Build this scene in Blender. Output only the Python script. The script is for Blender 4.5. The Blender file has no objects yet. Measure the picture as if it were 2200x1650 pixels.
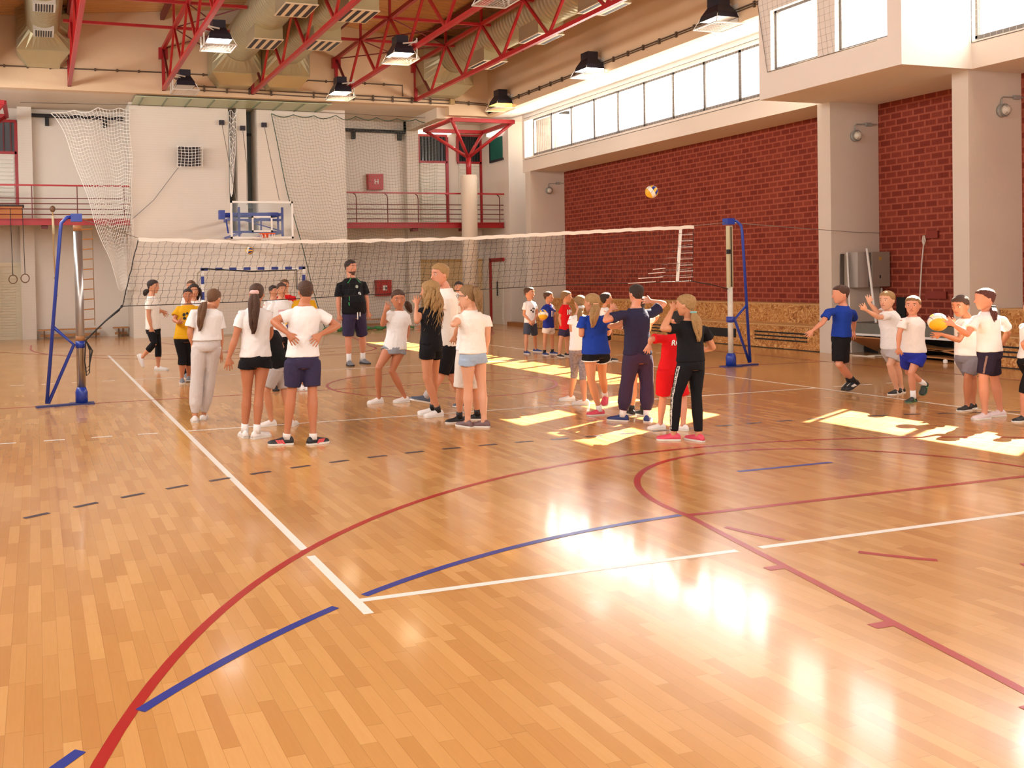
import bpy, bmesh, math, random
# light and colour settings
EXPOSURE = 0.0; SKY = 3.0; SUNP = 60.0
P_RIGHT, P_BAY, P_LEFT, P_FRONT = 600, 150, 1450, 600
FL0, FL1, FL2, FL3 = '#b0763a', '#bb8446', '#c79152', '#d2a062'
LAMP = 18.0

from mathutils import Vector, Matrix, noise
S = bpy.context.scene
COL = S.collection
random.seed(7)
PI = math.pi

# ------------------------------------------------------------------ camera
CF, CYAW, CPIT, CROL = 2015.574, 0.31722, -0.01661, 0.01921
CPOS = Vector((-1.5438, -4.6275, 1.6831)); CCX, CCY = 742.84, 633.49
def _axes():
    f = Vector((math.sin(CYAW)*math.cos(CPIT), math.cos(CYAW)*math.cos(CPIT), math.sin(CPIT)))
    r = Vector((math.cos(CYAW), -math.sin(CYAW), 0)); d = f.cross(r)
    return math.cos(CROL)*r+math.sin(CROL)*d, -math.sin(CROL)*r+math.cos(CROL)*d, f
AR, AD, AF = _axes()
cam = bpy.data.cameras.new('camera'); cam_o = bpy.data.objects.new('camera', cam); COL.objects.link(cam_o)
cam.sensor_fit = 'HORIZONTAL'; cam.sensor_width = 36; cam.lens = CF/2200*36
cam.shift_x = (1100-CCX)/2200; cam.shift_y = -(825-CCY)/2200
cam.clip_start = .05; cam.clip_end = 400
m = Matrix(((AR.x, -AD.x, -AF.x, CPOS.x), (AR.y, -AD.y, -AF.y, CPOS.y), (AR.z, -AD.z, -AF.z, CPOS.z), (0, 0, 0, 1)))
cam_o.matrix_world = m
S.camera = cam_o

# ------------------------------------------------------------------ light
S.view_settings.view_transform = 'Standard'; S.view_settings.look = 'None'
S.view_settings.gamma = 1; S.view_settings.use_curve_mapping = False
S.view_settings.exposure = EXPOSURE
w = bpy.data.worlds.new('sky'); S.world = w; w.use_nodes = True
bg = w.node_tree.nodes['Background']; bg.inputs[0].default_value = (.80, .90, 1, 1); bg.inputs[1].default_value = SKY
SUN = Vector((1, .5, .93)).normalized()
sl = bpy.data.lights.new('sun', 'SUN'); sl.energy = SUNP; sl.color = (1, .90, .70); sl.angle = .006
so = bpy.data.objects.new('sun', sl); COL.objects.link(so); so.rotation_euler = SUN.to_track_quat('Z', 'Y').to_euler(); so.location = (30, 20, 25)
def area(name, loc, direc, sx, sy, power, col=(1, 1, 1)):
    l = bpy.data.lights.new(name, 'AREA'); l.shape = 'RECTANGLE'; l.size = sx; l.size_y = sy; l.energy = power; l.color = col
    o = bpy.data.objects.new(name, l); COL.objects.link(o); o.location = loc
    z = -Vector(direc).normalized(); y = Vector((0, 0, 1)); x = y.cross(z)
    if x.length < .01: x = Vector((1, 0, 0))
    x.normalize(); y = z.cross(x)
    o.matrix_world = Matrix(((x.x, y.x, z.x, loc[0]), (x.y, y.y, z.y, loc[1]), (x.z, y.z, z.z, loc[2]), (0, 0, 0, 1)))
    return o
WARM = (1, .97, .93)
area('daylight_right_windows', (13.95, 16.3, 6.13), (-1, 0, -.25), 11.5, 1.1, P_RIGHT, (1, .97, .92))
area('daylight_bay_windows', (12.35, 8.8, 6.4), (-1, 0, -.2), 2.6, 2.4, P_BAY, (1, .97, .92))
area('daylight_right_near_windows', (13.95, .5, 6.13), (-1, 0, -.25), 12.5, 1.1, P_RIGHT, (1, .97, .92))
area('daylight_left_windows', (-4.85, 9, 6.13), (1, 0, -.25), 28, 1.1, P_LEFT, WARM)
area('near_end_fill_light', (4.5, -6.4, 4.4), (0, 1, -.05), 14, 5.5, P_FRONT, WARM)  # added fill light in front of the solid near wall, no windows there

# ------------------------------------------------------------------ helpers
def ray(px, py):
    a = (px-CCX)/CF; b = (py-CCY)/CF
    return AR*a+AD*b+AF
def Fz(px, py, z=0.):
    d = ray(px, py); return CPOS+d*((z-CPOS.z)/d.z)
def Fy(px, py, y):
    d = ray(px, py); return CPOS+d*((y-CPOS.y)/d.y)
def Fx(px, py, x):
    d = ray(px, py); return CPOS+d*((x-CPOS.x)/d.x)
def lin(c):
    c = c.lstrip('#'); v = [int(c[i:i+2], 16)/255 for i in (0, 2, 4)]
    return tuple(x/12.92 if x <= .04045 else ((x+.055)/1.055)**2.4 for x in v)+(1,)
MATS = {}
def mat(name, col, rough=.6, metal=0., bump=0., bscale=40., vary=0., vscale=3., spec=.5, coat=0.):
    if name in MATS: return MATS[name]
    M = bpy.data.materials.new(name); M.use_nodes = True; nt = M.node_tree; b = nt.nodes['Principled BSDF']
    c = lin(col) if isinstance(col, str) else col
    b.inputs['Base Color'].default_value = c; b.inputs['Roughness'].default_value = rough; b.inputs['Metallic'].default_value = metal
    b.inputs['Specular IOR Level'].default_value = spec; b.inputs['Coat Weight'].default_value = coat
    if bump or vary:
        tc = nt.nodes.new('ShaderNodeTexCoord')
    if vary:
        n = nt.nodes.new('ShaderNodeTexNoise'); n.inputs['Scale'].default_value = vscale; n.inputs['Detail'].default_value = 4
        nt.links.new(tc.outputs['Object'], n.inputs['Vector'])
        mx = nt.nodes.new('ShaderNodeMix'); mx.data_type = 'RGBA'
        mx.inputs[6].default_value = tuple(x*(1-vary) for x in c[:3])+(1,); mx.inputs[7].default_value = tuple(min(1, x*(1+vary)) for x in c[:3])+(1,)
        nt.links.new(n.outputs['Fac'], mx.inputs[0]); nt.links.new(mx.outputs[2], b.inputs['Base Color'])
    if bump:
        n2 = nt.nodes.new('ShaderNodeTexNoise'); n2.inputs['Scale'].default_value = bscale; n2.inputs['Detail'].default_value = 3
        nt.links.new(tc.outputs['Object'], n2.inputs['Vector'])
        bp = nt.nodes.new('ShaderNodeBump'); bp.inputs['Strength'].default_value = bump; bp.inputs['Distance'].default_value = .02
        nt.links.new(n2.outputs['Fac'], bp.inputs['Height']); nt.links.new(bp.outputs[0], b.inputs['Normal'])
    MATS[name] = M
    return M
def emit(name, col, strength):
    if name in MATS: return MATS[name]
    M = bpy.data.materials.new(name); M.use_nodes = True; b = M.node_tree.nodes['Principled BSDF']
    b.inputs['Base Color'].default_value = lin(col); b.inputs['Emission Color'].default_value = lin(col); b.inputs['Emission Strength'].default_value = strength
    MATS[name] = M; return M
def glass(name, tint='#ffffff', refl=.08, rough=.05, opac=0., ocol='#ffffff'):
    if name in MATS: return MATS[name]
    M = bpy.data.materials.new(name); M.use_nodes = True; nt = M.node_tree; nt.nodes.clear()
    o = nt.nodes.new('ShaderNodeOutputMaterial'); t = nt.nodes.new('ShaderNodeBsdfTransparent'); t.inputs[0].default_value = lin(tint)
    g = nt.nodes.new('ShaderNodeBsdfGlossy'); g.inputs['Roughness'].default_value = rough
    x = nt.nodes.new('ShaderNodeMixShader'); x.inputs[0].default_value = refl
    nt.links.new(t.outputs[0], x.inputs[1]); nt.links.new(g.outputs[0], x.inputs[2])
    last = x
    if opac:
        d = nt.nodes.new('ShaderNodeBsdfDiffuse'); d.inputs[0].default_value = lin(ocol)
        y = nt.nodes.new('ShaderNodeMixShader'); y.inputs[0].default_value = opac
        nt.links.new(x.outputs[0], y.inputs[1]); nt.links.new(d.outputs[0], y.inputs[2]); last = y
    nt.links.new(last.outputs[0], o.inputs[0]); MATS[name] = M; return M

class MB:
    def __init__(s): s.v = []; s.f = []; s.mi = []; s.cur = 0
    def add(s, vs, fs):
        k = len(s.v); s.v += [tuple(p) for p in vs]; s.f += [tuple(k+i for i in f) for f in fs]; s.mi += [s.cur]*len(fs); return s
    def box(s, x0, x1, y0, y1, z0, z1):
        return s.add([(x, y, z) for z in (z0, z1) for y in (y0, y1) for x in (x0, x1)],
                     [(0, 2, 3, 1), (4, 5, 7, 6), (0, 1, 5, 4), (2, 6, 7, 3), (0, 4, 6, 2), (1, 3, 7, 5)])
    def obox(s, c, ax, ay, az):
        c, ax, ay, az = map(Vector, (c, ax, ay, az))
        return s.add([c+ax*i+ay*j+az*k for k in (-1, 1) for j in (-1, 1) for i in (-1, 1)],
                     [(0, 2, 3, 1), (4, 5, 7, 6), (0, 1, 5, 4), (2, 6, 7, 3), (0, 4, 6, 2), (1, 3, 7, 5)])
    def bar(s, a, b, w, h, up=(0, 0, 1)):
        a, b = Vector(a), Vector(b); d = b-a; u = Vector(up)
        x = d.cross(u)
        if x.length < 1e-5: x = d.cross(Vector((1, 0, 0)))
        x.normalize(); z = x.cross(d).normalized()
        return s.obox((a+b)/2, x*w/2, d/2, z*h/2)
    def tube(s, pts, r, n=8, closed=False, cap=True):
        pts = [Vector(p) for p in pts]; N = len(pts); rs = r if isinstance(r, (list, tuple)) else [r]*N
        prev = None; rings = []
        for i, p in enumerate(pts):
            a = pts[(i-1) % N] if (closed or i) else p; b = pts[(i+1) % N] if (closed or i < N-1) else p
            t = (b-a)
            if t.length < 1e-9: t = Vector((0, 0, 1))
            t.normalize()
            if prev is None:
                x = t.orthogonal().normalized()
            else:
                x = prev-t*prev.dot(t)
                x = x.normalized() if x.length > 1e-6 else t.orthogonal().normalized()
            prev = x; y = t.cross(x)
            rings.append([p+x*(rs[i]*math.cos(2*PI*k/n))+y*(rs[i]*math.sin(2*PI*k/n)) for k in range(n)])
        vs = [q for rg in rings for q in rg]; fs = []
        for i in range(N if closed else N-1):
            j = (i+1) % N
            for k in range(n):
                l = (k+1) % n; fs.append((i*n+k, i*n+l, j*n+l, j*n+k))
        if cap and not closed:
            fs.append(tuple(range(n))[::-1]); fs.append(tuple((N-1)*n+k for k in range(n)))
        return s.add(vs, fs)
    def rings(s, rings, cap=True):
        n = len(rings[0]); vs = [q for rg in rings for q in rg]; fs = []
        for i in range(len(rings)-1):
            for k in range(n):
                l = (k+1) % n; fs.append((i*n+k, i*n+l, (i+1)*n+l, (i+1)*n+k))
        if cap:
            fs.append(tuple(range(n))[::-1]); fs.append(tuple((len(rings)-1)*n+k for k in range(n)))
        return s.add(vs, fs)
    def quad(s, a, b, c, d): return s.add([a, b, c, d], [(0, 1, 2, 3)])
    def lathe(s, c, prof, n=24, ax=(0, 0, 1)):
        ax = Vector(ax).normalized(); x = ax.orthogonal().normalized(); y = ax.cross(x); c = Vector(c)
        return s.rings([[c+ax*z+x*(r*math.cos(2*PI*k/n))+y*(r*math.sin(2*PI*k/n)) for k in range(n)] for r, z in prof])
    def ball(s, c, rx, ry=None, rz=None, nu=16, nv=10, R=None):
        ry = rx if ry is None else ry; rz = rx if rz is None else rz; c = Vector(c); rg = []
        for j in range(nv+1):
            t = PI*(.02+.96*j/nv)
            ring = []
            for i in range(nu):
                p = 2*PI*i/nu; q = Vector((rx*math.sin(t)*math.cos(p), ry*math.sin(t)*math.sin(p), -rz*math.cos(t)))
                ring.append(c+(R @ q if R else q))
            rg.append(ring)
        return s.rings(rg)
    def build(s, name, mt, parent=None, smooth=False, base=None):
        me = bpy.data.meshes.new(name); me.from_pydata([tuple(v) for v in s.v], [], s.f)
        mts = mt if isinstance(mt, (list, tuple)) else [mt]
        for q in mts: me.materials.append(q)
        if len(mts) > 1: me.polygons.foreach_set('material_index', s.mi)
        if smooth: me.polygons.foreach_set('use_smooth', [True]*len(me.polygons))
        me.update()
        o = bpy.data.objects.new(name, me); COL.objects.link(o)
        if base is not None:
            b = Vector(base); me.transform(Matrix.Translation(-b)); o.location = b
        if parent is not None: attach(o, parent)
        return o
def absloc(o):
    return o.location+(absloc(o.parent) if o.parent else Vector())
def attach(o, p):
    o.parent = p; o.location = o.location-absloc(p)
def tag(o, label=None, cat=None, group=None, kind=None):
    if label: o['label'] = label
    if cat: o['category'] = cat
    if group: o['group'] = group
    if kind: o['kind'] = kind
    return o
def thing(name, label, cat, loc=(0, 0, 0), group=None):
    o = bpy.data.objects.new(name, None); COL.objects.link(o); o.location = loc; o.empty_display_size = .2
    return tag(o, label, cat, group)
def struct(name, mb, mt, label=None, smooth=False):
    o = mb.build(name, mt, None, smooth); o['kind'] = 'structure'
    if label: o['label'] = label
    return o
def R(a): return math.radians(a)
def text_mesh(txt, size, loc, xdir, ydir, depth=.002, bold=0.0):
    cu = bpy.data.curves.new('t', 'FONT'); cu.body = txt; cu.size = size; cu.extrude = depth; cu.align_x = 'CENTER'; cu.align_y = 'CENTER'; cu.offset = bold
    o = bpy.data.objects.new('t', cu); COL.objects.link(o)
    dg = bpy.context.evaluated_depsgraph_get(); me = bpy.data.meshes.new_from_object(o.evaluated_get(dg))
    bpy.data.objects.remove(o); x = Vector(xdir).normalized(); y = Vector(ydir).normalized(); z = x.cross(y); L = Vector(loc)
    vs = [L+x*v.co.x+y*v.co.y+z*v.co.z for v in me.vertices]; fs = [tuple(p.vertices) for p in me.polygons]
    mb = MB(); mb.add(vs, fs); return mb
# ------------------------------------------------------------------ node materials
def nodes(name, rough=.5, spec=.5):
    M = bpy.data.materials.new(name); M.use_nodes = True; nt = M.node_tree; b = nt.nodes['Principled BSDF']
    b.inputs['Roughness'].default_value = rough; b.inputs['Specular IOR Level'].default_value = spec
    def mth(op, a, c=None, d=None):
        n = nt.nodes.new('ShaderNodeMath'); n.operation = op
        for i, v in enumerate((a, c, d)):
            if v is None: continue
            if isinstance(v, (int, float)): n.inputs[i].default_value = v
            else: nt.links.new(v, n.inputs[i])
        return n.outputs[0]
    def white(*ins):
        n = nt.nodes.new('ShaderNodeTexWhiteNoise'); n.noise_dimensions = '2D' if len(ins) == 2 else '1D'
        if len(ins) == 1: nt.links.new(ins[0], n.inputs['W'])
        else:
            c = nt.nodes.new('ShaderNodeCombineXYZ'); nt.links.new(ins[0], c.inputs[0]); nt.links.new(ins[1], c.inputs[1]); nt.links.new(c.outputs[0], n.inputs['Vector'])
        return n.outputs['Value']
    def ramp(v, stops):
        n = nt.nodes.new('ShaderNodeValToRGB'); e = n.color_ramp.elements
        while len(e) < len(stops): e.new(.5)
        for i, (p, c) in enumerate(stops): e[i].position = p; e[i].color = lin(c)
        nt.links.new(v, n.inputs[0]); return n.outputs[0]
    def mix(f, a, c, mode='MIX'):
        n = nt.nodes.new('ShaderNodeMix'); n.data_type = 'RGBA'; n.blend_type = mode
        for s, v in ((0, f), (6, a), (7, c)):
            if isinstance(v, (int, float)): n.inputs[s].default_value = v
            elif isinstance(v, str): n.inputs[s].default_value = lin(v)
            else: nt.links.new(v, n.inputs[s])
        return n.outputs[2]
    def noise_(vec, scale, detail=3, sc=(1, 1, 1)):
        mp = nt.nodes.new('ShaderNodeMapping'); mp.inputs['Scale'].default_value = sc; nt.links.new(vec, mp.inputs[0])
        n = nt.nodes.new('ShaderNodeTexNoise'); n.inputs['Scale'].default_value = scale; n.inputs['Detail'].default_value = detail
        nt.links.new(mp.outputs[0], n.inputs['Vector']); return n.outputs['Fac']
    g = nt.nodes.new('ShaderNodeNewGeometry'); pos = g.outputs['Position']
    sp = nt.nodes.new('ShaderNodeSeparateXYZ'); nt.links.new(pos, sp.inputs[0])
    return M, nt, b, mth, white, ramp, mix, noise_, pos, sp.outputs
def floor_mat():
    M, nt, b, mth, white, ramp, mix, nz, pos, (X, Y, Z) = nodes('parquet', .2, .5)
    u = mth('DIVIDE', X, .068); row = mth('FLOOR', u); rr = white(row)
    v = mth('ADD', mth('DIVIDE', Y, .46), mth('MULTIPLY', rr, 9.37)); idx = mth('FLOOR', v)
    wv = white(row, idx)
    grain = nz(pos, 9, 4, (9, .7, 1))
    tone = mth('ADD', mth('MULTIPLY', wv, .72), mth('MULTIPLY', grain, .28))
    col = ramp(tone, [(0, FL0), (.35, FL1), (.7, FL2), (1, FL3)])
    fu = mth('FRACT', u); fv = mth('FRACT', v)
    seam = mth('MAXIMUM', mth('LESS_THAN', fu, .035), mth('LESS_THAN', fv, .007))
    far = nt.nodes.new('ShaderNodeCameraData') if False else None
    col = mix(mth('MULTIPLY', seam, .4), col, '#7a4a22')
    big = nz(pos, .35, 2)
    col = mix(mth('MULTIPLY', big, .18), col, '#e9c48e')
    nt.links.new(col, b.inputs['Base Color'])
    rg = mth('ADD', .17, mth('MULTIPLY', nz(pos, 1.6, 5), .14)); nt.links.new(rg, b.inputs['Roughness'])
    bp = nt.nodes.new('ShaderNodeBump'); bp.inputs['Strength'].default_value = .03; bp.inputs['Distance'].default_value = .002
    nt.links.new(mth('MULTIPLY', seam, -1.), bp.inputs['Height']); nt.links.new(bp.outputs[0], b.inputs['Normal'])
    b.inputs['Coat Weight'].default_value = .4; b.inputs['Coat Roughness'].default_value = .09
    return M
def brick_mat():
    M, nt, b, mth, white, ramp, mix, nz, pos, (X, Y, Z) = nodes('hollow_brick', .75, .3)
    v = mth('DIVIDE', Z, .13); row = mth('FLOOR', v); fv = mth('FRACT', v)
    u = mth('ADD', mth('DIVIDE', Y, .255), mth('MULTIPLY', mth('MODULO', row, 2.), .5)); fu = mth('FRACT', u)
    inb = mth('MULTIPLY', mth('MULTIPLY', mth('GREATER_THAN', fu, .035), mth('LESS_THAN', fu, .965)), mth('MULTIPLY', mth('GREATER_THAN', fv, .07), mth('LESS_THAN', fv, .93)))
    inh = mth('MULTIPLY', mth('MULTIPLY', mth('GREATER_THAN', fu, .10), mth('LESS_THAN', fu, .90)), mth('MULTIPLY', mth('GREATER_THAN', fv, .19), mth('LESS_THAN', fv, .81)))
    hu = mth('FRACT', mth('MULTIPLY', mth('SUBTRACT', fu, .1), 8/.8)); hv = mth('FRACT', mth('MULTIPLY', mth('SUBTRACT', fv, .19), 4/.62))
    hole = mth('MULTIPLY', inh, mth('MULTIPLY', mth('MULTIPLY', mth('GREATER_THAN', hu, .2), mth('LESS_THAN', hu, .8)), mth('MULTIPLY', mth('GREATER_THAN', hv, .22), mth('LESS_THAN', hv, .78))))
    wn = white(mth('FLOOR', u), row)
    tone = mth('ADD', mth('MULTIPLY', wn, .6), mth('MULTIPLY', nz(pos, 2.2, 4), .4))
    c = ramp(tone, [(0, '#82301f'), (.5, '#96402b'), (1, '#aa5038')])
    c = mix(inb, '#ad604a', c); c = mix(hole, c, '#4a0f0a')
    c = mix(mth('MULTIPLY', nz(pos, .5, 3), .25), c, '#7c2a1c')
    nt.links.new(c, b.inputs['Base Color'])
    bp = nt.nodes.new('ShaderNodeBump'); bp.inputs['Strength'].default_value = .6; bp.inputs['Distance'].default_value = .01
    nt.links.new(mth('SUBTRACT', inb, hole), bp.inputs['Height']); nt.links.new(bp.outputs[0], b.inputs['Normal'])
    return M
def osb_mat():
    M, nt, b, mth, white, ramp, mix, nz, pos, (X, Y, Z) = nodes('strand_board', .5, .4)
    vo = nt.nodes.new('ShaderNodeTexVoronoi'); vo.inputs['Scale'].default_value = 22
    mp = nt.nodes.new('ShaderNodeMapping'); mp.inputs['Scale'].default_value = (1, .55, 1.6); mp.inputs['Rotation'].default_value = (.5, 0, 0)
    n = nt.nodes.new('ShaderNodeTexNoise'); n.inputs['Scale'].default_value = 3; nt.links.new(pos, n.inputs['Vector'])
    ad = nt.nodes.new('ShaderNodeVectorMath'); ad.operation = 'ADD'; nt.links.new(pos, ad.inputs[0]); nt.links.new(n.outputs['Color'], ad.inputs[1])
    nt.links.new(ad.outputs[0], mp.inputs[0]); nt.links.new(mp.outputs[0], vo.inputs['Vector'])
    sp = nt.nodes.new('ShaderNodeSeparateColor'); nt.links.new(vo.outputs['Color'], sp.inputs[0])
    c = ramp(sp.outputs[0], [(0, '#8a5224'), (.3, '#b3763a'), (.7, '#c68e50'), (1, '#dcb074')])
    nt.links.new(c, b.inputs['Base Color']); return M
def plaster(name, col, vary=.06, brickline=False):
    M, nt, b, mth, white, ramp, mix, nz, pos, (X, Y, Z) = nodes(name, .85, .25)
    c = mix(mth('MULTIPLY', nz(pos, 1.3, 5), vary*2), col, '#8d7d6c')
    bp = nt.nodes.new('ShaderNodeBump'); bp.inputs['Strength'].default_value = .25; bp.inputs['Distance'].default_value = .01
    h = nz(pos, 14, 4)
    if brickline:
        l = mth('LESS_THAN', mth('FRACT', mth('DIVIDE', Z, .075)), .12); h = mth('SUBTRACT', h, l)
        c = mix(mth('MULTIPLY', l, .10), c, '#8d7d6c')
    nt.links.new(c, b.inputs['Base Color'])
    nt.links.new(h, bp.inputs['Height']); nt.links.new(bp.outputs[0], b.inputs['Normal']); return M

WALLM = plaster('white_plaster', '#e6ddd2'); WALLW = plaster('painted_brick', '#e2d8cb', .05, True)
SOFF = plaster('soffit_plaster', '#dccdb8'); BRICK = brick_mat(); OSB = osb_mat()
UPPER = plaster('upper_wall_plaster', '#dcbf9c', .07)
WHITE = mat('white_paint', '#e9e6e0', .5); RED = mat('red_steel', '#a5161c', .38, spec=.6); DRED = mat('dark_red_steel', '#6b1a1c', .45)
GREY = mat('grey_steel', '#8f9092', .4, .6); DGREY = mat('dark_grey_metal', '#2e2d33', .5, .3); BLK = mat('black', '#111113', .6)
BLUE = mat('blue_steel', '#1b3a9c', .35, spec=.6); CHROME = mat('worn_chrome', '#b9b7b2', .22, .9); WOOD = mat('bench_wood', '#b07a46', .5, vary=.25, vscale=4)
FRAMEM = mat('window_frame_grey', '#6c6663', .5); GLASS = glass('clear_glass', '#ffffff', .06)
CABLE = mat('cable_brown', '#5a4634', .7); OUT = mat('outside_render', '#e8e4dc', .9)
LOUV = mat('louvre_white', '#e6e1d4', .5)

# ------------------------------------------------------------------ shell
floor_o = struct('floor', MB().box(-5.2, 15.3, -6.8, 26.8, -.2, 0), floor_mat(), 'glossy worn honey parquet sports floor with painted court lines')
deck = MB(); n = 0
def zdeck(x): return 9.8-.093*abs(x-4.5)
y = -6.8
prof = []
while y < 26.8:
    prof += [(y, 0), (y+.10, 0), (y+.13, .04), (y+.22, .04)]; y += .25
for x0, x1 in ((-5.2, 4.5), (4.5, 12.95)):
    vs = [(x, py, zdeck(x)+dz) for py, dz in prof for x in (x0, x1)]
    deck.add(vs, [(2*i, 2*i+1, 2*i+3, 2*i+2) for i in range(len(prof)-1)])
struct('ceiling', deck, mat('roof_deck', '#c99a63', .45, vary=.08, vscale=.6), 'tan corrugated metal roof deck')
# back wall: recesses either side of the projecting block
b = MB()
b.box(-5.2, 1.22, 26.4, 26.7, 0, 7.2).box(8.14, 13.93, 26.4, 26.7, 0, 7.2).box(-5.2, 15.3, 26.4, 26.7, 7.2, 10)
bw = struct('wall_back', b, WALLM, 'recessed back wall behind the balconies')
b = MB()
zs = 3.2
b.box(1.22, 8.14, 24.6, 26.7, 0, zs).box(1.22, 4.27, 24.6, 26.7, zs, 7.2).box(4.54, 4.85, 24.6, 26.7, zs, 7.2).box(5.19, 8.14, 24.6, 26.7, zs, 7.2)
struct('wall_back_block', b, WALLW, 'white painted brick block projecting behind the basket')
for i, (x0, x1) in enumerate(((4.27, 4.54), (4.85, 5.19))):
    t = struct('window_%d' % (i+1), MB().box(x0, x1, 25.5, 25.52, zs, 7.2), mat('slot_glass', '#5d6a68', .3), 'tall narrow grey slot window in the block')
    MB().box(x0, x1, 25.44, 25.5, 3.9, 4.05).box(x0, x1, 25.44, 25.5, 6.4, 6.5).build('frame', DGREY, t)
b = MB()
b.box(-3.6, 11.2, 23.15, 23.45, 7.2, 10).box(11.2, 12.6, 23.15, 23.45, 6.92, 10)
struct('beam_back', b, UPPER, 'deep plastered beam across the back of the hall')
b = MB()
b.box(-5.2, 10.9, 23.45, 26.4, 7.2, 7.35)
b.box(10.9, 11.2, 23.45, 26.4, 6.85, 7.35)
for x0, x1, y0, y1 in ((11.2, 11.45, 23.45, 26.4), (13.4, 13.95, 23.45, 26.4), (11.45, 13.4, 23.45, 23.6), (11.45, 13.4, 25.3, 26.4), (12.36, 12.5, 23.6, 25.3), (11.45, 13.4, 24.38, 24.5)):
    b.box(x0, x1, y0, y1, 7.2, 7.35)
struct('ceiling_recess', b, SOFF, 'lower plaster ceiling over the balconies')
sky = thing('skylight', 'bright skylight panes over the red branching column', 'skylight', (12.4, 24.4, 7.36))
for x0, x1 in ((11.45, 12.36), (12.5, 13.4)):
    for y0, y1 in ((23.6, 24.38), (24.5, 25.3)):
        MB().box(x0, x1, y0, y1, 7.36, 7.38).build('pane', glass('diffuse_glass', '#f4f6f8', .04, .3, .25), sky)
b = MB().box(12.6, 12.85, 10.43, 23.45, 6.92, 10).box(12.6, 12.85, -6.8, 7.23, 6.92, 10)
struct('wall_right_upper', b, UPPER, 'tan upper wall above the right hand windows')
b = MB().box(12.85, 13.62, 10.43, 23.4, 6.92, 7.0).box(12.85, 13.62, -6.8, 7.23, 6.92, 7.0).box(13.62, 13.9, 10.4, 22.6, 6.70, 7.0).box(13.62, 13.9, -6.8, 7.25, 6.70, 7.0)
b.box(12.6, 15.3, 22.6, 24.6, 7.0, 7.1)
struct('ceiling_window_soffit', b, mat('white_soffit', '#ebe8e2', .8), 'white soffit above the window strip')
b = MB().box(13.62, 15.3, -6.8, 22.6, 5.05, 5.52)
struct('beam_right', b, WALLM, 'white beam under the window strip')
b = MB()
for y0, y1 in ((22.28, 22.6), (10.24, 10.56), (7.3, 7.6), (-1.0, -.7)):
    b.box(13.62, 14.87, y0, y1, 0, 5.05)
pil = struct('wall_right_pillars', b, plaster('pillar_plaster', '#d8cdbf', .10), 'white plastered piers along the right wall')
struct('wall_right', MB().box(14.87, 15.1, -6.8, 22.6, 0, 5.05), BRICK, 'red hollow brick infill of the right wall')
b = MB().box(13.93, 14.2, 24.45, 26.7, 0, 2.28-.0).box(13.93, 14.2, 24.45, 26.7, 2.28, 7.2).box(13.93, 15.3, 24.3, 24.45, 0, 7.2).box(13.62, 13.9, 22.6, 22.75, 5.05, 7.0)
b.box(14.9, 15.3, 22.6, 24.4, 0, 7.2)
struct('wall_right_corner', b, WALLM, 'white corner wall beside the red framed door')
# bay box on the right wall
b = MB()
x0, x1 = 12.06, 12.22
b.box(x0, x1, 7.23, 10.43, 5.05, 5.57)
for y0, y1 in ((7.23, 7.5), (8.58, 8.98), (10.12, 10.43)): b.box(x0, x1, y0, y1, 5.57, 8.2)
b.box(x0, x1, 7.5, 8.58, 6.72, 6.95).box(x0, x1, 8.98, 10.12, 6.72, 6.95).box(x0, x1, 7.23, 10.43, 8.05, 10)
b.box(x1, 13.62, 7.23, 7.36, 5.05, 10).box(x1, 13.62, 10.3, 10.43, 5.05, 10).box(x1, 13.62, 7.36, 10.3, 5.05, 5.2)
struct('wall_bay', b, plaster('bay_plaster', '#e6e0d8', .04), 'white window bay jutting out above the brick wall')
wi = 3
for y0, y1 in ((7.5, 8.58), (8.98, 10.12)):
    for z0, z1 in ((5.57, 6.72), (6.95, 8.05)):  # unseen upper row added so the sun throws patches on the floor
        t = struct('window_%d' % wi, MB().box(12.19, 12.195, y0, y1, z0, z1), GLASS, 'bay window'); wi += 1
        f = MB()
        for a, c, e, g in ((y0, y1, z0, z0+.05), (y0, y1, z1-.05, z1), (y0, y0+.05, z0, z1), (y1-.05, y1, z0, z1)): f.box(12.16, 12.22, a, c, e, g)
        f.build('window_frame', FRAMEM, t)
# window strips
mull = [22.10, 21.0, 19.84, 18.64, 17.49, 16.31, 15.15, 13.98, 12.80, 11.62, 10.44]
mull2 = [7.2-1.17*i for i in range(13)]
for mm in (mull, mull2):
    for i in range(len(mm)-1):
        y1, y0 = mm[i], mm[i+1]
        t = struct('window_%d' % wi, MB().box(13.70, 13.705, y0, y1, 5.55, 6.68), GLASS, 'clerestory window pane'); wi += 1
        f = MB()
        for a, c, e, g in ((y0, y1, 5.52, 5.60), (y0, y1, 6.64, 6.70), (y0, y0+.045, 5.55, 6.7), (y1-.045, y1, 5.55, 6.7)): f.box(13.66, 13.73, a, c, e, g)
        f.build('window_frame', FRAMEM, t)
# far left and near walls, closing the hall
b = MB().box(-5.2, -4.93, -6.8, 26.8, 0, 5.52).box(-5.2, -4.93, -6.8, 26.8, 6.72, 10)
for i in range(13): b.box(-5.2, -4.93, -6.7+i*2.6, -6.5+i*2.6, 5.52, 6.72)
b.box(-3.85, -3.6, -6.8, 23.45, 6.92, 10).box(-4.93, -3.6, -6.8, 26.4, 6.92, 7.0)
struct('wall_left', b, WALLM, 'left wall of the hall')
struct('wall_front', MB().box(-5.2, 15.3, -7.0, -6.6, 0, 10), WALLM, 'near end wall of the hall')

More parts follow.
